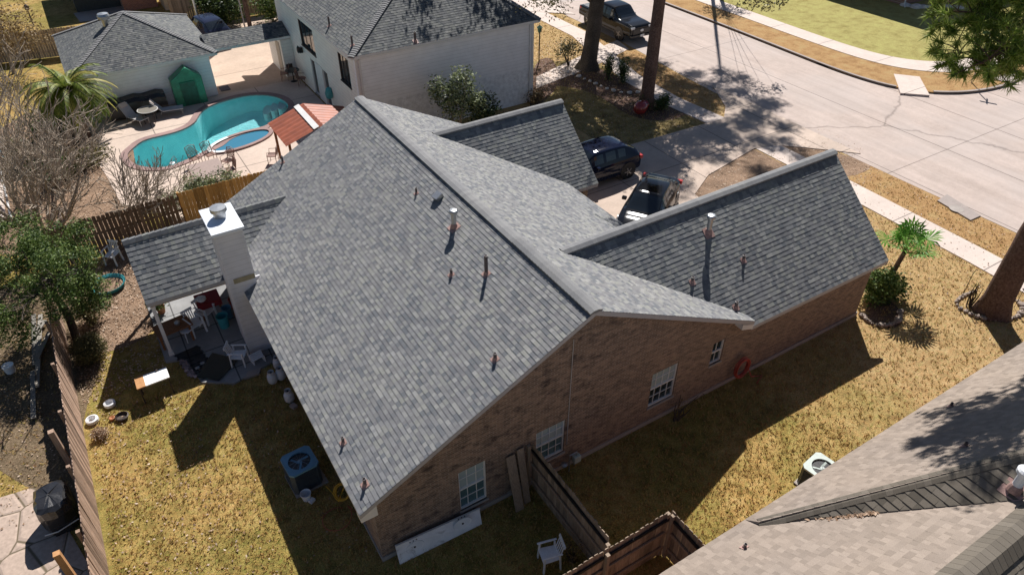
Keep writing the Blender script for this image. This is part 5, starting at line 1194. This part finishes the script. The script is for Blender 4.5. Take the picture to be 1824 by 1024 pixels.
q = MB(); q.lathe((p.x-.2, p.y-.1, .80), [(.12, 0), (.16, .05), (.15, .12), (.08, .15), (0, .15)], 14); tag(q.build('bowl', M['plastic']), 'pale bowl sitting on the red tablecloth', 'bowl')
# brown cabinet on its back under the patio
p = G(308, 632, .0); a = thing('wooden_desk', 'brown wooden desk standing at the patio post', 'desk', (-2.75, 11.35, .07)); q = MB(); q.box((-2.72, 11.45, .70), (1.15, .75, .05), rz=R(8)); q.build('tabletop', M['wood_brown'], a, bevel=.01)
for dx, dy in ((-.5, -.3), (.5, -.3), (-.5, .3), (.5, .3)): q = MB(); q.box((-2.72+dx*.95, 11.45+dy, .37), (.07, .07, .6), rz=R(8)); q.build('leg', M['wood_brown'], a)
q = MB(); q.lathe((-2.55, 11.4, .726), [(.08, 0), (.1, .1), (.06, .14), (0, .14)], 12); tag(q.build('jar', M['metal']), 'small metal pot on the brown wooden desk', 'pot')
for i, (x, y, r_, h, m_, lab, nm) in enumerate(((-.55, 11.35, .19, .34, 'terracotta', 'orange bucket on the patio by the chimney', 'bucket'), (-1.15, 11.3, .2, .5, 'teal', 'teal bin under the patio roof behind the chairs', 'bin'), (-.55, 12.2, .18, .4, 'red', 'red bucket deep under the patio roof', 'bucket'), (-.9, 11.75, .17, .45, 'ac_top', 'blue bin under the patio roof near the chimney', 'bin'))):
    q = MB(); q.lathe((x, y, .07), [(r_*.8, 0), (r_, h), (r_*1.06, h), (r_*1.06, h-.03), (r_*.94, h-.03), (r_*.76, .03), (0, .03)], 18); tag(q.build(nm, M[m_], None), lab, nm)
for i, (x, y, lab) in enumerate(((-.3, 11.9, 'leafy potted plant against the wall beyond the chimney'), (-2.9, 13.3, 'leafy potted plant at the far post of the patio'))):
    a = thing('potted_plant', lab, 'plant', (x, y, .07)); q = MB(); q.lathe((x, y, .07), [(.12, 0), (.17, .28), (.14, .28), (0, .25)], 14); q.build('pot', M['terracotta'], a); q = MB(); blob_leaves(q, [((x, y, .6), (.28, .28, .32))], 420, .06, rg); q.build('foliage', M['leaf_green'], a)
# sunlit bench-like table top on the lawn
cs = [G(u, v, .72) for u, v in ((238.6, 674), (295.7, 653.6), (302, 671), (243.7, 693))]; a = thing('narrow_table', 'narrow white topped table with a wooden end standing on the shaded lawn', 'table', tuple(sum(cs, Vector())/4*Vector((1, 1, 0))) if False else (sum(c.x for c in cs)/4, sum(c.y for c in cs)/4, 0))
l1, l2 = cs[0].lerp(cs[1], .27), cs[3].lerp(cs[2], .27)
q = MB(); q.ext([l1, cs[1], cs[2], l2], (0, 0, -.04)); q.build('tabletop', mat('white_board', (.86, .85, .83), .5, .03), a)
q = MB(); q.ext([cs[0], l1, l2, cs[3]], (0, 0, -.042)); q.build('wooden_end', M['wood_orange'], a)
for c in cs: 
    e = c.lerp(sum(cs, Vector())/4, .12); q = MB(); q.tube([(e.x, e.y, 0), (e.x, e.y, .68)], .022, 6); q.build('leg', M['iron'], a)
q = MB(); b_ = cs[1].lerp(cs[0], .3); q.lathe((b_.x, b_.y, .722), [(.05, 0), (.05, .05), (.0, .06)], 10); tag(q.build('tin', M['iron']), 'small dark tin at the edge of the white table top', 'tin')
# tyre-like planters
for i, (u, v, r_, lab) in enumerate(((197, 722, .16, 'white ring planter nearest the shaded table'), (166, 751, .17, 'white ring planter beside the picket fence'))):
    q = MB(); p = G(u, v); q.lathe((p.x, p.y, 0), [(r_*.9, 0), (r_*1.1, .06), (r_*1.05, .14), (r_*.75, .16), (r_*.62, .10), (r_*.6, .03), (0, .03)], 20); tag(q.build('ring_planter', M['plastic']), lab, 'planter', 'round planters by the fence')
q = MB(); p = G(219, 745); q.lathe((p.x, p.y, 0), [(.15, 0), (.2, .12), (.17, .14), (.15, .05), (0, .04)], 18); tag(q.build('planter_bowl', M['iron']), 'dark round bowl planter with pale stones, right of the white rings', 'planter', 'round planters by the fence')
q = MB(); p = G(201, 747); q.lathe((p.x, p.y, 0), [(.07, 0), (.09, .09), (.07, .1), (0, .05)], 12); tag(q.build('flower_pot', M['terracotta']), 'small brown pot between the ring planters', 'pot')
# kiddie pool
p = G(195, 512); a = thing('paddling_pool', 'turquoise plastic paddling pool half hidden under the evergreen', 'paddling pool', tuple(p)); q = MB(); q.lathe(p, [(.5, 0), (.58, .2), (.62, .22), (.62, .18), (.54, .17), (.48, .04), (0, .04)], 28); q.build('shell', M['teal'], a); q = MB(); q.lathe(p+Vector((0, 0, .0)), [(.50, .1), (0, .101)], 24); q.build('leaves_inside', M['dirt'], a)
# propane tanks
M['tank'] = mat('white_tank_paint', (.62, .64, .66), .4, .12, 12)
def tank(label, loc):
    r = thing('propane_tank', label, 'gas bottle', loc, 'propane tanks under the eave', local=True); q = MB(); q.lathe((0, 0, 0), [(.10, 0), (.12, .03), (.15, .08), (.155, .14), (.155, .28), (.13, .36), (.05, .39), (0, .39)], 18); q.build('body', M['tank'], r, smooth=True, local=True)
    q = MB(); q.lathe((0, 0, .36), [(.095, 0), (.1, .13), (.092, .13), (.088, 0)], 14); q.build('collar', M['tank'], r, local=True); q = MB(); q.lathe((0, 0, .38), [(.025, 0), (.025, .06), (.04, .07), (0, .09)], 8); q.build('valve', M['iron'], r, local=True); return r
t0 = tank('white propane tank nearest the air conditioner', g0(517, 714)); dup(t0, g0(487, 681), 0, 'white propane tank nearest the lawn in the middle of the row'); dup(t0, g0(502, 674), 1, 'white propane tank tight under the roof edge'); dup(t0, g0(497, 655), 2, 'white propane tank farthest from the air conditioner')
q = MB(); p = G(524, 727); q.box((p.x, p.y, .1), (.16, .2, .1), rz=.4); tag(q.build('concrete_block', M['kerb']), 'small grey block beside the nearest propane tank', 'block')
a = thing('step_stool', 'white slatted crate against the foot of the chimney', 'crate', g0(462, 640)); p = G(460, 645)
for k in range(4): q = MB(); q.box((p.x, p.y-.16+.1*k, .30), (.42, .06, .03), rz=.2); q.build('slat', M['plastic'], a)
for dx in (-.18, .18): q = MB(); q.box((p.x+dx, p.y, .15), (.03, .36, .29), rz=.2); q.build('side_panel', M['plastic'], a)
q = MB(); p = G(450, 668); q.prism([(p.x-.3, p.y-.1), (p.x+.2, p.y-.12), (p.x+.32, p.y+.1), (p.x-.1, p.y+.16)], .0, .09); tag(q.build('paving_scraps', M['kerb']), 'pale broken paving scraps beside the propane tanks', 'stones')
# glass sheet and brick strip
bs = MB(); rg = random.Random(9)
o0, o1 = G(318, 640), G(352, 690); ax = (o1-o0).normalized(); sx_ = Vector((-ax.y, ax.x, 0)) if True else None
if sx_.dot(G(380, 660)-o0) < 0: sx_ = -sx_
for i in range(13):
    for j in range(6):
        p = o0+ax*(i*.115-.15)+sx_*(j*.135+(.05 if i % 2 else 0)); 
        if rg.random() < .06: continue
        bs.box((p.x, p.y, .045), (.10, .125, .05), rz=math.atan2(ax.y, ax.x)+rg.uniform(-.06, .06), t=rg.random())
M['paver'] = mat('old_paver_brick', (.26, .20, .20), .85, .25, 9, .5, 40, tint=.6)
o = tag(bs.build('brick_edging', M['paver']), 'strip of loose mixed bricks at the lawn edge of the patio', 'bricks'); o['kind'] = 'stuff'
q = MB(); pts = [G(395, 640, .1), G(425, 652, .1), G(395, 700, .1), G(362, 668, .1)]; 
pts = [G(372, 612, .12), G(422, 630, .12), G(400, 668, .12), G(345, 682, .12)]; q.ext([G(378, 628, .11), G(425, 640, .11), G(390, 678, .11), G(350, 672, .11)], (0, 0, .012)); tag(q.build('glass_sheet', M['glass']), 'dark sheet of glass lying flat at the patio edge', 'glass sheet')

# air conditioners
def ac(name, label, loc, rz, w, h, top, body, group='air conditioners'):
    r = thing(name, label, 'air conditioner', loc, group, rz, local=True); c = w*.12
    q = MB(); q.prism([(-w/2+c, -w/2), (w/2-c, -w/2), (w/2, -w/2+c), (w/2, w/2-c), (w/2-c, w/2), (-w/2+c, w/2), (-w/2, w/2-c), (-w/2, -w/2+c)], .05, h-.05); q.build('cabinet', M['black'], r, local=True)
    lv_ = MB()
    for k in range(16):
        z = .10+(h-.2)*k/15
        for s in (-1, 1): lv_.box((0, s*(w/2+.006), z), (w-2*c, .014, .018)); lv_.box((s*(w/2+.006), 0, z), (.014, w-2*c, .018))
    for sx2 in (-1, 1):
        for sy2 in (-1, 1): lv_.box((sx2*(w/2-c/2), sy2*(w/2-c/2), h/2), (c*1.5, .03, h-.1), rz=-sx2*sy2*math.pi/4)
    lv_.build('louvres', M[body], r, local=True)
    outer = [(-w/2-.02+c, -w/2-.02), (w/2+.02-c, -w/2-.02), (w/2+.02, -w/2-.02+c), (w/2+.02, w/2+.02-c), (w/2+.02-c, w/2+.02), (-w/2-.02+c, w/2+.02), (-w/2-.02, w/2+.02-c), (-w/2-.02, -w/2-.02+c)]
    region(outer, [ell((0, 0), w*.38, w*.38, 28)], lambda x, y, a: (x, y, a), h, h-.06).build('lid', M[top], r, local=True)
    q = MB(); q.lathe((0, 0, h-.12), [(w*.39, 0), (0, .001)], 24); q.build('fan_well', M['dark'], r, local=True)
    q = MB()
    for k in range(3): a_ = k*2.094; q.box((math.cos(a_)*w*.17, math.sin(a_)*w*.17, h-.06), (w*.32, w*.2, .012), rz=a_, rx=.25)
    q.lathe((0, 0, h-.1), [(w*.08, 0), (w*.08, .06), (0, .07)], 12); q.build('fan', M[top], r, local=True)
    q = MB()
    for k in range(12): q.tube([(math.cos(k*.5236)*w*.38, math.sin(k*.5236)*w*.38, h), (0, 0, h+.02)], .0025, 3, cap=False)
    q.build('grille', M['metal'], r, local=True)
    q = MB(); q.box((.05, 0, .02), (w+.14, w+.1, .06)); q.build('pad', M['found'], r, local=True)
    return r
p = G(533, 820, .88); ac('air_conditioner', 'blue grey topped air conditioner on the shaded back lawn', (p.x, p.y, 0), R(4), .80, .88, 'ac_top', 'ac_body')
p = G(1466, 832, .80); ac('air_conditioner', 'pale green air conditioner beside the tan roof on the sunny lawn', (p.x, p.y, 0), R(8), .78, .80, 'ac_pale', 'ac_body')
a = thing('bucket', 'white bucket at the corner of the blue grey air conditioner', 'bucket', g0(547, 886)); p = G(547, 888); q = MB(); q.lathe(p, [(.11, 0), (.14, .26), (.15, .26), (.15, .23), (.13, .22), (.1, .03), (0, .03)], 18); q.build('shell', M['plastic'], a)
q = MB(); p = G(556, 893); q.box((p.x, p.y, .05), (.16, .12, .08), rz=.5); tag(q.build('plastic_can', M['plastic']), 'small white can lying beside the white bucket', 'can')
def coil(name, label, cat, c, nrm, r, n, m, th, tail=None, seed=1, sx=1.0):
    rg = random.Random(seed); nrm = Vector(nrm).normalized(); a = nrm.orthogonal().normalized(); b = nrm.cross(a); pts = []
    if abs(nrm.y) > .9: a, b = Vector((1, 0, 0)), Vector((0, 0, 1))
    for i in range(n*20):
        w = 2*math.pi*i/20; rr = r*(1+.12*math.sin(i*.13+seed)); pts.append(Vector(c)+a*math.cos(w)*rr*sx+b*math.sin(w)*rr+nrm*(i/(n*20)*.12+rg.uniform(-.008, .008)))
    if tail: pts += [Vector(t) for t in tail]
    q = MB(); q.tube(pts, th, 6); return tag(q.build(name, M[m], smooth=True), label, cat)
q = aty = GY(1317, 660, -.15); coil('garden_hose', 'red hose coiled on the brick wall where the garage wing starts', 'hose', (12.3, -.16, .68), (0, -1, 0), .36, 6, 'red_hose', .020, [(12.8, -.3, .1), (13.2, -.4, .03), (12.8, -.55, .02)], sx=.75)
coil('extension_cord', 'yellow cord looped under the roof edge beside the air conditioner', 'cord', tuple(G(611, 875, .40)), (-.5, -.5, .7), .21, 5, 'yellow', .011, [tuple(G(603, 893, .05)), tuple(G(590, 875, .05)), tuple(G(580, 865, .3))], seed=3)
coil('thin_hose', 'thin dark red hose lying in loops on the shaded grass near the house corner', 'hose', tuple(G(600, 925, .02)), (0, 0, 1), .42, 1, 'red_hose', .009, [tuple(G(640, 915, .02)), tuple(G(655, 890, .02))], seed=4)
# gas meter
a = thing('gas_meter', 'grey gas meter with pipes at the brick wall beside the dark fence', 'gas meter', (5.75, -.2, 0)); q = MB(); q.box((5.86, -.2, .42), (.24, .16, .26)); q.build('meter_body', M['ac_pale'], a, bevel=.03)
q = MB(); q.tube([(5.86, -.2, .55), (5.86, -.2, .7), (5.62, -.2, .7), (5.62, -.2, .0)], .022, 8); q.build('pipe', M['metal'], a); q = MB(); q.tube([(5.86, -.2, .3), (5.86, -.12, .05)], .018, 8); q.lathe((5.45, -.18, .35), [(.0, 0), (.1, .03), (.1, .06), (0, .09)], 12); q.build('regulator', M['metal'], a)
# vanity top leaning on the wall
tx = MB(); A_, B_, C_, D_ = GY(703, 972, -.42), GY(848, 903, -.42), G(858, 930, 0), G(712, 1003, 0)
A_ = Vector((.42, -.12, .42)); B_ = Vector((2.72, -.12, .42))
a = thing('vanity_top', 'long white marble vanity top with two oval basins leaning on the brick wall', 'vanity top', (1.6, -.4, 0))
tl, tr_, br_, bl = GY(703, 970, -.10), GY(853, 903, -.10), G(858, 932), G(712, 1004)
nv = (br_-bl).cross(tl-bl).normalized()
if nv.y > 0: nv = -nv
M['marble'] = mat('cultured_marble', (.80, .79, .78), .35, .10, 3, stain=((.40, .38, .36), 2.2, .58))
q = MB(); q.ext([bl, br_, tr_, tl], nv*.03); q.build('slab', M['marble'], a, bevel=.006)
q = MB(); q.ext([tl+nv*.03, tr_+nv*.03, tr_+nv*.09, tl+nv*.09], (0, 0, .02)); q.build('backsplash', M['marble'], a)
ux = (br_-bl).normalized(); uy = (tl-bl).normalized()
for k in (.2, .78):
    c = bl.lerp(br_, k)+uy*((tl-bl).length*.5)+nv*.032; q = MB(); prev = None
    for (ra, dep) in ((.26, 0), (.25, .012), (.22, .004), (.12, .004), (.03, .003), (.0, .003)):
        rg_ = [c+ux*math.cos(2*math.pi*j/24)*ra+uy*math.sin(2*math.pi*j/24)*ra*.62+nv*dep for j in range(24)]
        if prev: q.add(prev+rg_, [(j, (j+1) % 24, 24+(j+1) % 24, 24+j) for j in range(24)])
        prev = rg_
    bo_ = q.build('basin', M['marble'], a, smooth=True); dh = MB(); dh.ext([c+ux*math.cos(j)*.03+uy*math.sin(j)*.03+nv*.005 for j in [x*.785 for x in range(8)]], nv*.004); dh.build('drain', M['dark'], bo_)
    for s in (-.09, 0, .09):
        q = MB(); cc2 = c+uy*.19+ux*s; q.ext([cc2+ux*math.cos(j)*.018+uy*math.sin(j)*.018 for j in [x*.785 for x in range(8)]], nv*.003); q.build('tap_hole', M['dark'], a)
# leaning boards
for i, (x, w_, lab) in enumerate(((3.62, .26, 'wide weathered board leaning on the brick wall'), (3.95, .20, 'narrower weathered board leaning next to the dark fence'))):
    q = MB(); q.ext([(x, -.55+.1*i, 0), (x+w_, -.55+.1*i, 0), (x+w_, -.05, 1.75+.1*i), (x, -.05, 1.75+.1*i)], (0, -.03, .01), t=.4); tag(q.build('leaning_board', M['wood_dim']), lab, 'board', 'boards leaning on the wall')

# pool side furniture
M['lattice'] = mat('bronze_lattice', (.22, .12, .09), .5, .2, 20)
def patio_chair(label, loc, rz, group='lattice chairs round the pool table'):
    r = thing('metal_chair', label, 'chair', loc, group, rz, local=True); q = MB(); q.box((0, 0, .43), (.46, .44, .03)); q.build('seat', M['lattice'], r, local=True)
    b = MB()
    for k in range(-5, 6):
        for s in (-1, 1):
            x0, z0_, x1, z1_ = k*.09, .48, k*.09+s*.44, .92
            # clip to back width
            def cx(x): return max(-.23, min(.23, x))
            ta = (cx(x0)-x0)/(x1-x0); tb3 = (cx(x1)-x0)/(x1-x0)
            if tb3-ta > .05: b.tube([(cx(x0), -.24-.1*ta, z0_+.44*ta), (cx(x1), -.24-.1*tb3, z0_+.44*tb3)], .012, 4)
    b.tube([(-.23, -.22, .42), (-.24, -.33, .94), (0, -.35, .99), (.24, -.33, .94), (.23, -.22, .42)], .018, 6); b.build('backrest', M['lattice'], r, local=True)
    for x in (-.22, .22):
        for y in (-.2, .2): l = MB(); l.tube([(x, y, 0), (x*.95, y, .43)], .015, 6); l.build('leg', M['lattice'], r, local=True)
        l = MB(); l.tube([(x, .2, .43), (x*1.1, .18, .64), (x*1.1, -.26, .66)], .014, 6); l.build('armrest', M['lattice'], r, local=True)
    return r
tc = G(374, 300, .72); a = thing('dining_table', 'stone topped rectangular patio table between the pool and the cedar fence', 'table', (tc.x, tc.y, .03))
tcs = [G(u, v, .74) for u, v in ((330, 296), (388, 281), (404, 305), (350, 322))]; ctr = sum(tcs, Vector())/4
q = MB(); q.ext(tcs, (0, 0, -.05)); q.build('tabletop', mat('table_stone', (.30, .22, .19), .6, .1, 8), a)
for c in tcs: e = c.lerp(ctr, .12); q = MB(); q.tube([(e.x, e.y, .03), (e.x, e.y, .69)], .025, 6); q.build('leg', M['lattice'], a)
pc = patio_chair('lattice backed chair on the pool side of the table, nearest the float', g0(352, 296, .03), R(195)); dup(pc, g0(378, 289, .03), R(195), 'lattice backed chair on the pool side of the table, nearest the spa')
dup(pc, g0(409, 300, .03), R(120), 'lattice backed chair at the spa end of the stone table, farther from the fence'); dup(pc, g0(413, 316, .03), R(95), 'lattice backed chair at the spa end of the stone table, nearest the fence')
dup(pc, g0(488, 290, .03), R(60), 'lattice backed chair beside the brick house roof edge below the spa', 'lattice chairs round the pool table')
# round table and lounge by pool house
p = G(270, 218, 0); a = thing('round_table', 'round patio table with a pale rim in front of the dark tarp', 'table', tuple(p)); q = MB(); q.lathe((p.x, p.y, .70), [(.0, 0), (.5, .0), (.53, .02), (.5, .04), (0, .04)], 28); q.build('tabletop', mat('table_glass', (.22, .20, .17), .3, .1), a)
q = MB(); q.tube([(p.x+.51*math.cos(k*.2618), p.y+.51*math.sin(k*.2618), .73) for k in range(25)], .02, 6, cap=False); q.build('rim', M['white'], a)
for k in range(4): w = k*1.57+.5; q = MB(); q.tube([(p.x+.4*math.cos(w), p.y+.4*math.sin(w), .70), (p.x+.36*math.cos(w), p.y+.36*math.sin(w), .03)], .018, 6); q.build('leg', M['iron'], a)
def lounge(label, loc, rz, m='grey_trim'):
    r = thing('lounge_chair', label, 'lounge chair', loc, 'lounge chairs near the pool house', rz, local=True); q = MB(); q.box((0, .3, .34), (.56, 1.1, .04)); q.build('seat', M[m], r, local=True); q = MB(); q.box((0, -.45, .62), (.56, .75, .04), rx=R(-50)); q.build('backrest', M[m], r, local=True)
    q = MB(); q.box((0, -.62, .86), (.44, .26, .08), rx=R(-50)); q.build('pillow', M['walk'], r, local=True, bevel=.03)
    for x in (-.26, .26):
        q = MB(); q.tube([(x, .8, 0), (x, .75, .34), (x, -.25, .34), (x, -.4, 0)], .016, 6); q.build('leg', M['metal'], r, local=True)
    return r
l0 = lounge('pale lounge chair with a pillow left of the round table', g0(242, 218, .03), R(-150)); dup(l0, g0(300, 205, .03), R(-100), 'lounge chair right of the round table in shade')
q = MB(); P_ = [GY(207, 190, 32.4), GY(285, 168, 32.4), G(292, 196, .55), G(230, 214, .5)]
tp = thing('tarp_cover', 'large black tarp draped box against the pool house wall', 'tarp', (-.8, 31.9, 0)); q = MB(); x0, x1 = -2.1, .9
sec = [(32.5, 1.05), (32.0, 1.0), (31.75, .85), (31.7, .1)]
for i in range(8):
    xa, xb = x0+(x1-x0)*i/8, x0+(x1-x0)*(i+1)/8; wa_, wb_2 = .05*math.sin(i*2.1), .05*math.sin((i+1)*2.1)
    for j in range(3): q.face([(xa, sec[j][0], sec[j][1]+wa_), (xb, sec[j][0], sec[j][1]+wb_2), (xb, sec[j+1][0], sec[j+1][1]+wb_2*.6), (xa, sec[j+1][0], sec[j+1][1]+wa_*.6)])
for xa in (x0, x1): q.face([(xa, y, z+(0 if xa == x0 else .05*math.sin(8*2.1))) for y, z in sec]+[(xa, 32.5, .05)])
q.build('cover', M['black'], tp)
q = MB(); p = G(345, 183, .03); q.lathe(p, [(.12, 0), (.17, .25), (.12, .3), (.04, .36), (0, .36)], 14); tag(q.build('fuel_can', M['red'], smooth=True), 'red can in front of the green greenhouse tent', 'can')
q = MB(); p = G(322, 186, .03); q.lathe(p, [(.16, 0), (.2, .28), (.17, .28), (0, .2)], 14); tag(q.build('plant_pot', M['black']), 'black pot in front of the green greenhouse tent', 'pot')
q = MB(); p = G(400, 158, .03); q.box((p.x, p.y, .045), (.55, .75, .02)); tag(q.build('door_mat', M['iron']), 'dark mat on the concrete at the pool house corner', 'mat')
# dark bistro set by the two-storey wall
p = G(524, 145, .03); a = thing('bistro_table', 'dark round table with chairs against the white house wall', 'table', tuple(p)); q = MB(); q.lathe((p.x, p.y, .70), [(0, 0), (.42, 0), (.42, .03), (0, .03)], 22); q.build('tabletop', M['black'], a); q = MB(); q.lathe((p.x, p.y, .03), [(.22, 0), (.03, .05), (.03, .67), (0, .67)], 10); q.build('pedestal', M['black'], a)
for i, (u, v, rz_, lab) in enumerate(((509, 143, 1.2, 'dark chair left of the bistro table'), (540, 152, 4.2, 'dark chair right of the bistro table'))):
    c = dup(pc, g0(u, v, .03), rz_, lab, 'chairs at the bistro table')
q = MB(); p = G(519, 136, .03); q.box((p.x, p.y+.1, .55), (.4, .3, .5)); tag(q.build('grill', M['iron'], bevel=.05), 'small grill behind the bistro table', 'grill')
q = MB(); p = G(590, 185, .03); wr_ = GX(590, 165, NX0-.03); q.lathe((wr_.x-.12, wr_.y, wr_.z-.35), [(.05, 0), (.2, .1), (.24, .35), (.15, .6), (0, .7)], 12); tag(q.build('wall_decoration', M['teal'], smooth=True), 'pale teal ornament hanging by the glass doors of the white house', 'ornament')

# front yard items
a = thing('lamp_post', 'black garden lamp post beside the corner of the white house', 'lamp post', g0(960, 112)); p = G(960, 112); q = MB(); q.tube([p, p+Vector((0, 0, 1.9))], .04, 8); q.build('post', M['black'], a)
q = MB(); q.lathe(p+Vector((0, 0, 1.9)), [(.06, 0), (.12, .06), (.15, .3), (.2, .32), (.03, .46), (0, .5)], 8); q.build('lantern', mat('verdigris', (.03, .09, .06), .5), a)
a = thing('clay_urn', 'big dark red urn lying at the foot of the slim pine', 'urn', g0(1139, 206)); q = MB(); q.lathe((0, 0, 0), [(.12, 0), (.3, .12), (.38, .4), (.3, .65), (.17, .75), (.22, .82), (.18, .82), (.14, .72)], 20)
p = G(1139, 206); mt = Matrix.Rotation(R(70), 3, 'Y'); q.v = [tuple(mt @ Vector(v)+p+Vector((-.35, 0, .33))) for v in q.v]; q.build('shell', mat('red_glaze', (.28, .03, .03), .25, .15, 6, coat=.5), a, smooth=True)
# street name sign
p = G(1730, 147, .11); a = thing('street_sign', 'street name sign post at the far corner behind the pine branch', 'street sign', tuple(p)); q = MB(); q.tube([p, p+Vector((0, 0, 2.9))], .035, 8); q.build('post', M['metal'], a)
M['sign'] = mat('green_sign', (.01, .13, .06), .4, .05)
for z, w in ((2.78, .5), (3.0, 2.0)): q = MB(); q.box((p.x, p.y, z), (.85, .02, .18), rz=w); q.build('sign_blade', M['sign'], a)
q = MB(); q.box((p.x, p.y, 2.2), (.3, .02, .35), rz=.8); q.build('sign_plate', M['sign'], a)
a = thing('shepherd_hook', 'thin iron garden hook in the stone ringed pine bed', 'garden hook', g0(1705, 545)); p = G(1705, 545); q = MB(); q.tube([p, p+Vector((0, 0, 1.5)), p+Vector((.1, .0, 1.6)), p+Vector((.25, 0, 1.55))], .012, 6); q.build('pole', M['iron'], a)
q = MB(); p = G(1806, 548); q.tube([p, p+Vector((0, 0, .8))], .01, 5); q.lathe(p+Vector((0, 0, .8)), [(.0, 0), (.06, .05), (0, .1)], 8); tag(q.build('garden_stake', M['iron']), 'thin garden stake right of the stout pine trunk', 'garden stake')

# left neighbour strip: posts, covered grill, timber, utility poles
def post4(label, u, v, h, x, m):
    tp_ = G(u, v, h); a = MB(); a.box((tp_.x, tp_.y, h/2), (.14, .14, h), t=.6); return tag(a.build('timber_post', M[m]), label, 'post', 'posts beyond the left fence')
post4('grey timber post beyond the left fence', 90, 768, 2.1, 0, 'wood_grey'); post4('orange timber post beyond the left fence at the bottom corner', 100, 985, 2.3, 0, 'wood_orange')
p = G(115, 925); a = thing('covered_grill', 'grill under a crumpled glossy black cover beside the left fence', 'grill', tuple(p)); rg = random.Random(15)
q = MB(); vs = []; n_ = 18
for z, r_ in ((0, .42), (.35, .46), (.75, .48), (.98, .46), (1.06, .36), (1.09, .0)):
    for k in range(n_): w = 2*math.pi*k/n_; rr = r_*(1/max(abs(math.cos(w)), abs(math.sin(w))))**.7; vs.append((p.x+rr*math.cos(w)*.85+rg.uniform(-.025, .025), p.y+rr*math.sin(w)*1.15+rg.uniform(-.025, .025), z+rg.uniform(-.03, .03)))
q.add(vs, [(i*n_+k, i*n_+(k+1) % n_, (i+1)*n_+(k+1) % n_, (i+1)*n_+k) for i in range(5) for k in range(n_)]); q.build('cover', mat('black_vinyl', (.02, .02, .022), .25, .2, 3, 1.0, 6, coat=.5), a)
q = MB(); q.tube([(p.x-.4, p.y-.55, .3), (p.x-.1, p.y-.6, .3), (p.x+.4, p.y-.45, .3)], .015, 6); q.build('handle', M['white'], a)
rg = random.Random(18)
for i, (u0, v0, u1, v1, lab) in enumerate(((60, 560, 62, 650, 'long grey plank lying nearest the left fence in the timber heap'), (72, 560, 66, 690, 'long grey plank alongside the first in the timber heap'), (88, 590, 66, 640, 'short grey plank lying crosswise on the timber heap'), (58, 660, 60, 745, 'grey plank lying apart below the timber heap'), (80, 570, 60, 600, 'short plank at the far end of the timber heap'))):
    A, B = G(u0, v0, .08+.03*i), G(u1, v1, .06+.03*i); d = B-A; q = MB(); q.box((A+B)/2, (d.length, .14, .04), rz=math.atan2(d.y, d.x), t=rg.random()); tag(q.build('plank', M['wood_grey_pole']), lab, 'plank', 'planks in the timber heap')
q = MB(); p = G(20, 662); q.lathe(p, [(.14, 0), (.18, .3), (.16, .3), (0, .25)], 16); tag(q.build('bucket', M['plastic']), 'white bucket on bare ground near the left edge', 'bucket')
a = thing('canopy_frame', 'pale sheet and white frame at the left edge beyond the bare tree', 'canopy', tuple(G(5, 330)))
q = MB(); p = G(10, 395); q.tube([G(22, 400), G(0, 300, 1.2)], .05, 8); q.build('pole', M['white'], a); q = MB(); q.ext([G(-40, 420, .05), G(12, 400, .05), G(4, 320, .05), G(-40, 320, .05)], (0, 0, .04)); q.build('sheet', M['walk'], a)
q = MB(); q.ext([G(-20, 285, 1.0), G(7, 280, 1.0), G(5, 262, 1.0), G(-20, 262, 1.0)], (0, 0, .03)); q.build('blue_cover', M['ac_top'], a)
# utility pole and white pole
for i, (u, v, h, r_, m_, lab, nm) in enumerate(((446, 50, 9, .16, 'bark_pine', 'brown wooden utility pole by the back fence', 'utility_pole'), (360, 62, 6, .09, 'metal', 'grey metal pole behind the pool house roof', 'metal_pole'), (437, 52, 9, .05, 'grey_trim', 'thin pale conduit pole beside the utility pole', 'conduit_pole'))):
    p = G(u, v); q = MB(); q.tube([p, p+Vector((0, 0, h))], r_, 10); tag(q.build(nm, M[m_]), lab, 'pole')
# back yard beyond the fence
bh = thing('back_house', 'dark brick house with a metal porch beyond the back fence', 'house', (-.2, 58, 0)); q = MB(); q.slab((1.6, 52.6, 0), (4.0, 60, 2.6)); q.build('wall', M['brick_red'], bh); q = MB(); q.slab((-1.5, 54.2, 0), (1.59, 60, 2.4)); q.build('wall', mat('dark_blue_cladding', (.03, .045, .05), .7, .3), bh); q = MB(); q.slab((-2.0, 53.2, 2.6), (4.4, 61, 2.75)); q.build('roof', M['shingle_old'], bh)  # roof overhang added to throw the porch into shadow
struct(ground_region([(-1.6, 51.6), (1.6, 51.2), (1.6, 54.2), (-1.8, 54.2)], .02).build('back_porch', M['found']))
sh = thing('garden_shed', 'small cream shed with a bright ribbed roof behind the pool house', 'shed', (5.2, 52.5, 0)); q = MB(); q.slab((4.3, 51.2, 0), (6.6, 54, 2.0)); q.build('wall', M['siding_tan'], sh); q = MB(); q.ext([(4.1, 51.0, 2.05), (6.8, 51.0, 2.05), (6.8, 52.6, 2.6), (4.1, 52.6, 2.6)], (0, 0, .05)); q.build('roof', M['white'], sh)
q = MB(); p = G(61, 48); q.tube([p, p+Vector((0, 0, 1.2))], .05, 6); q.lathe(p+Vector((0, 0, 1.1)), [(0, 0), (.15, .1), (.15, .35), (0, .5)], 8); tag(q.build('bird_feeder', M['iron']), 'bird feeder on a pole in the far back lawn', 'bird feeder')
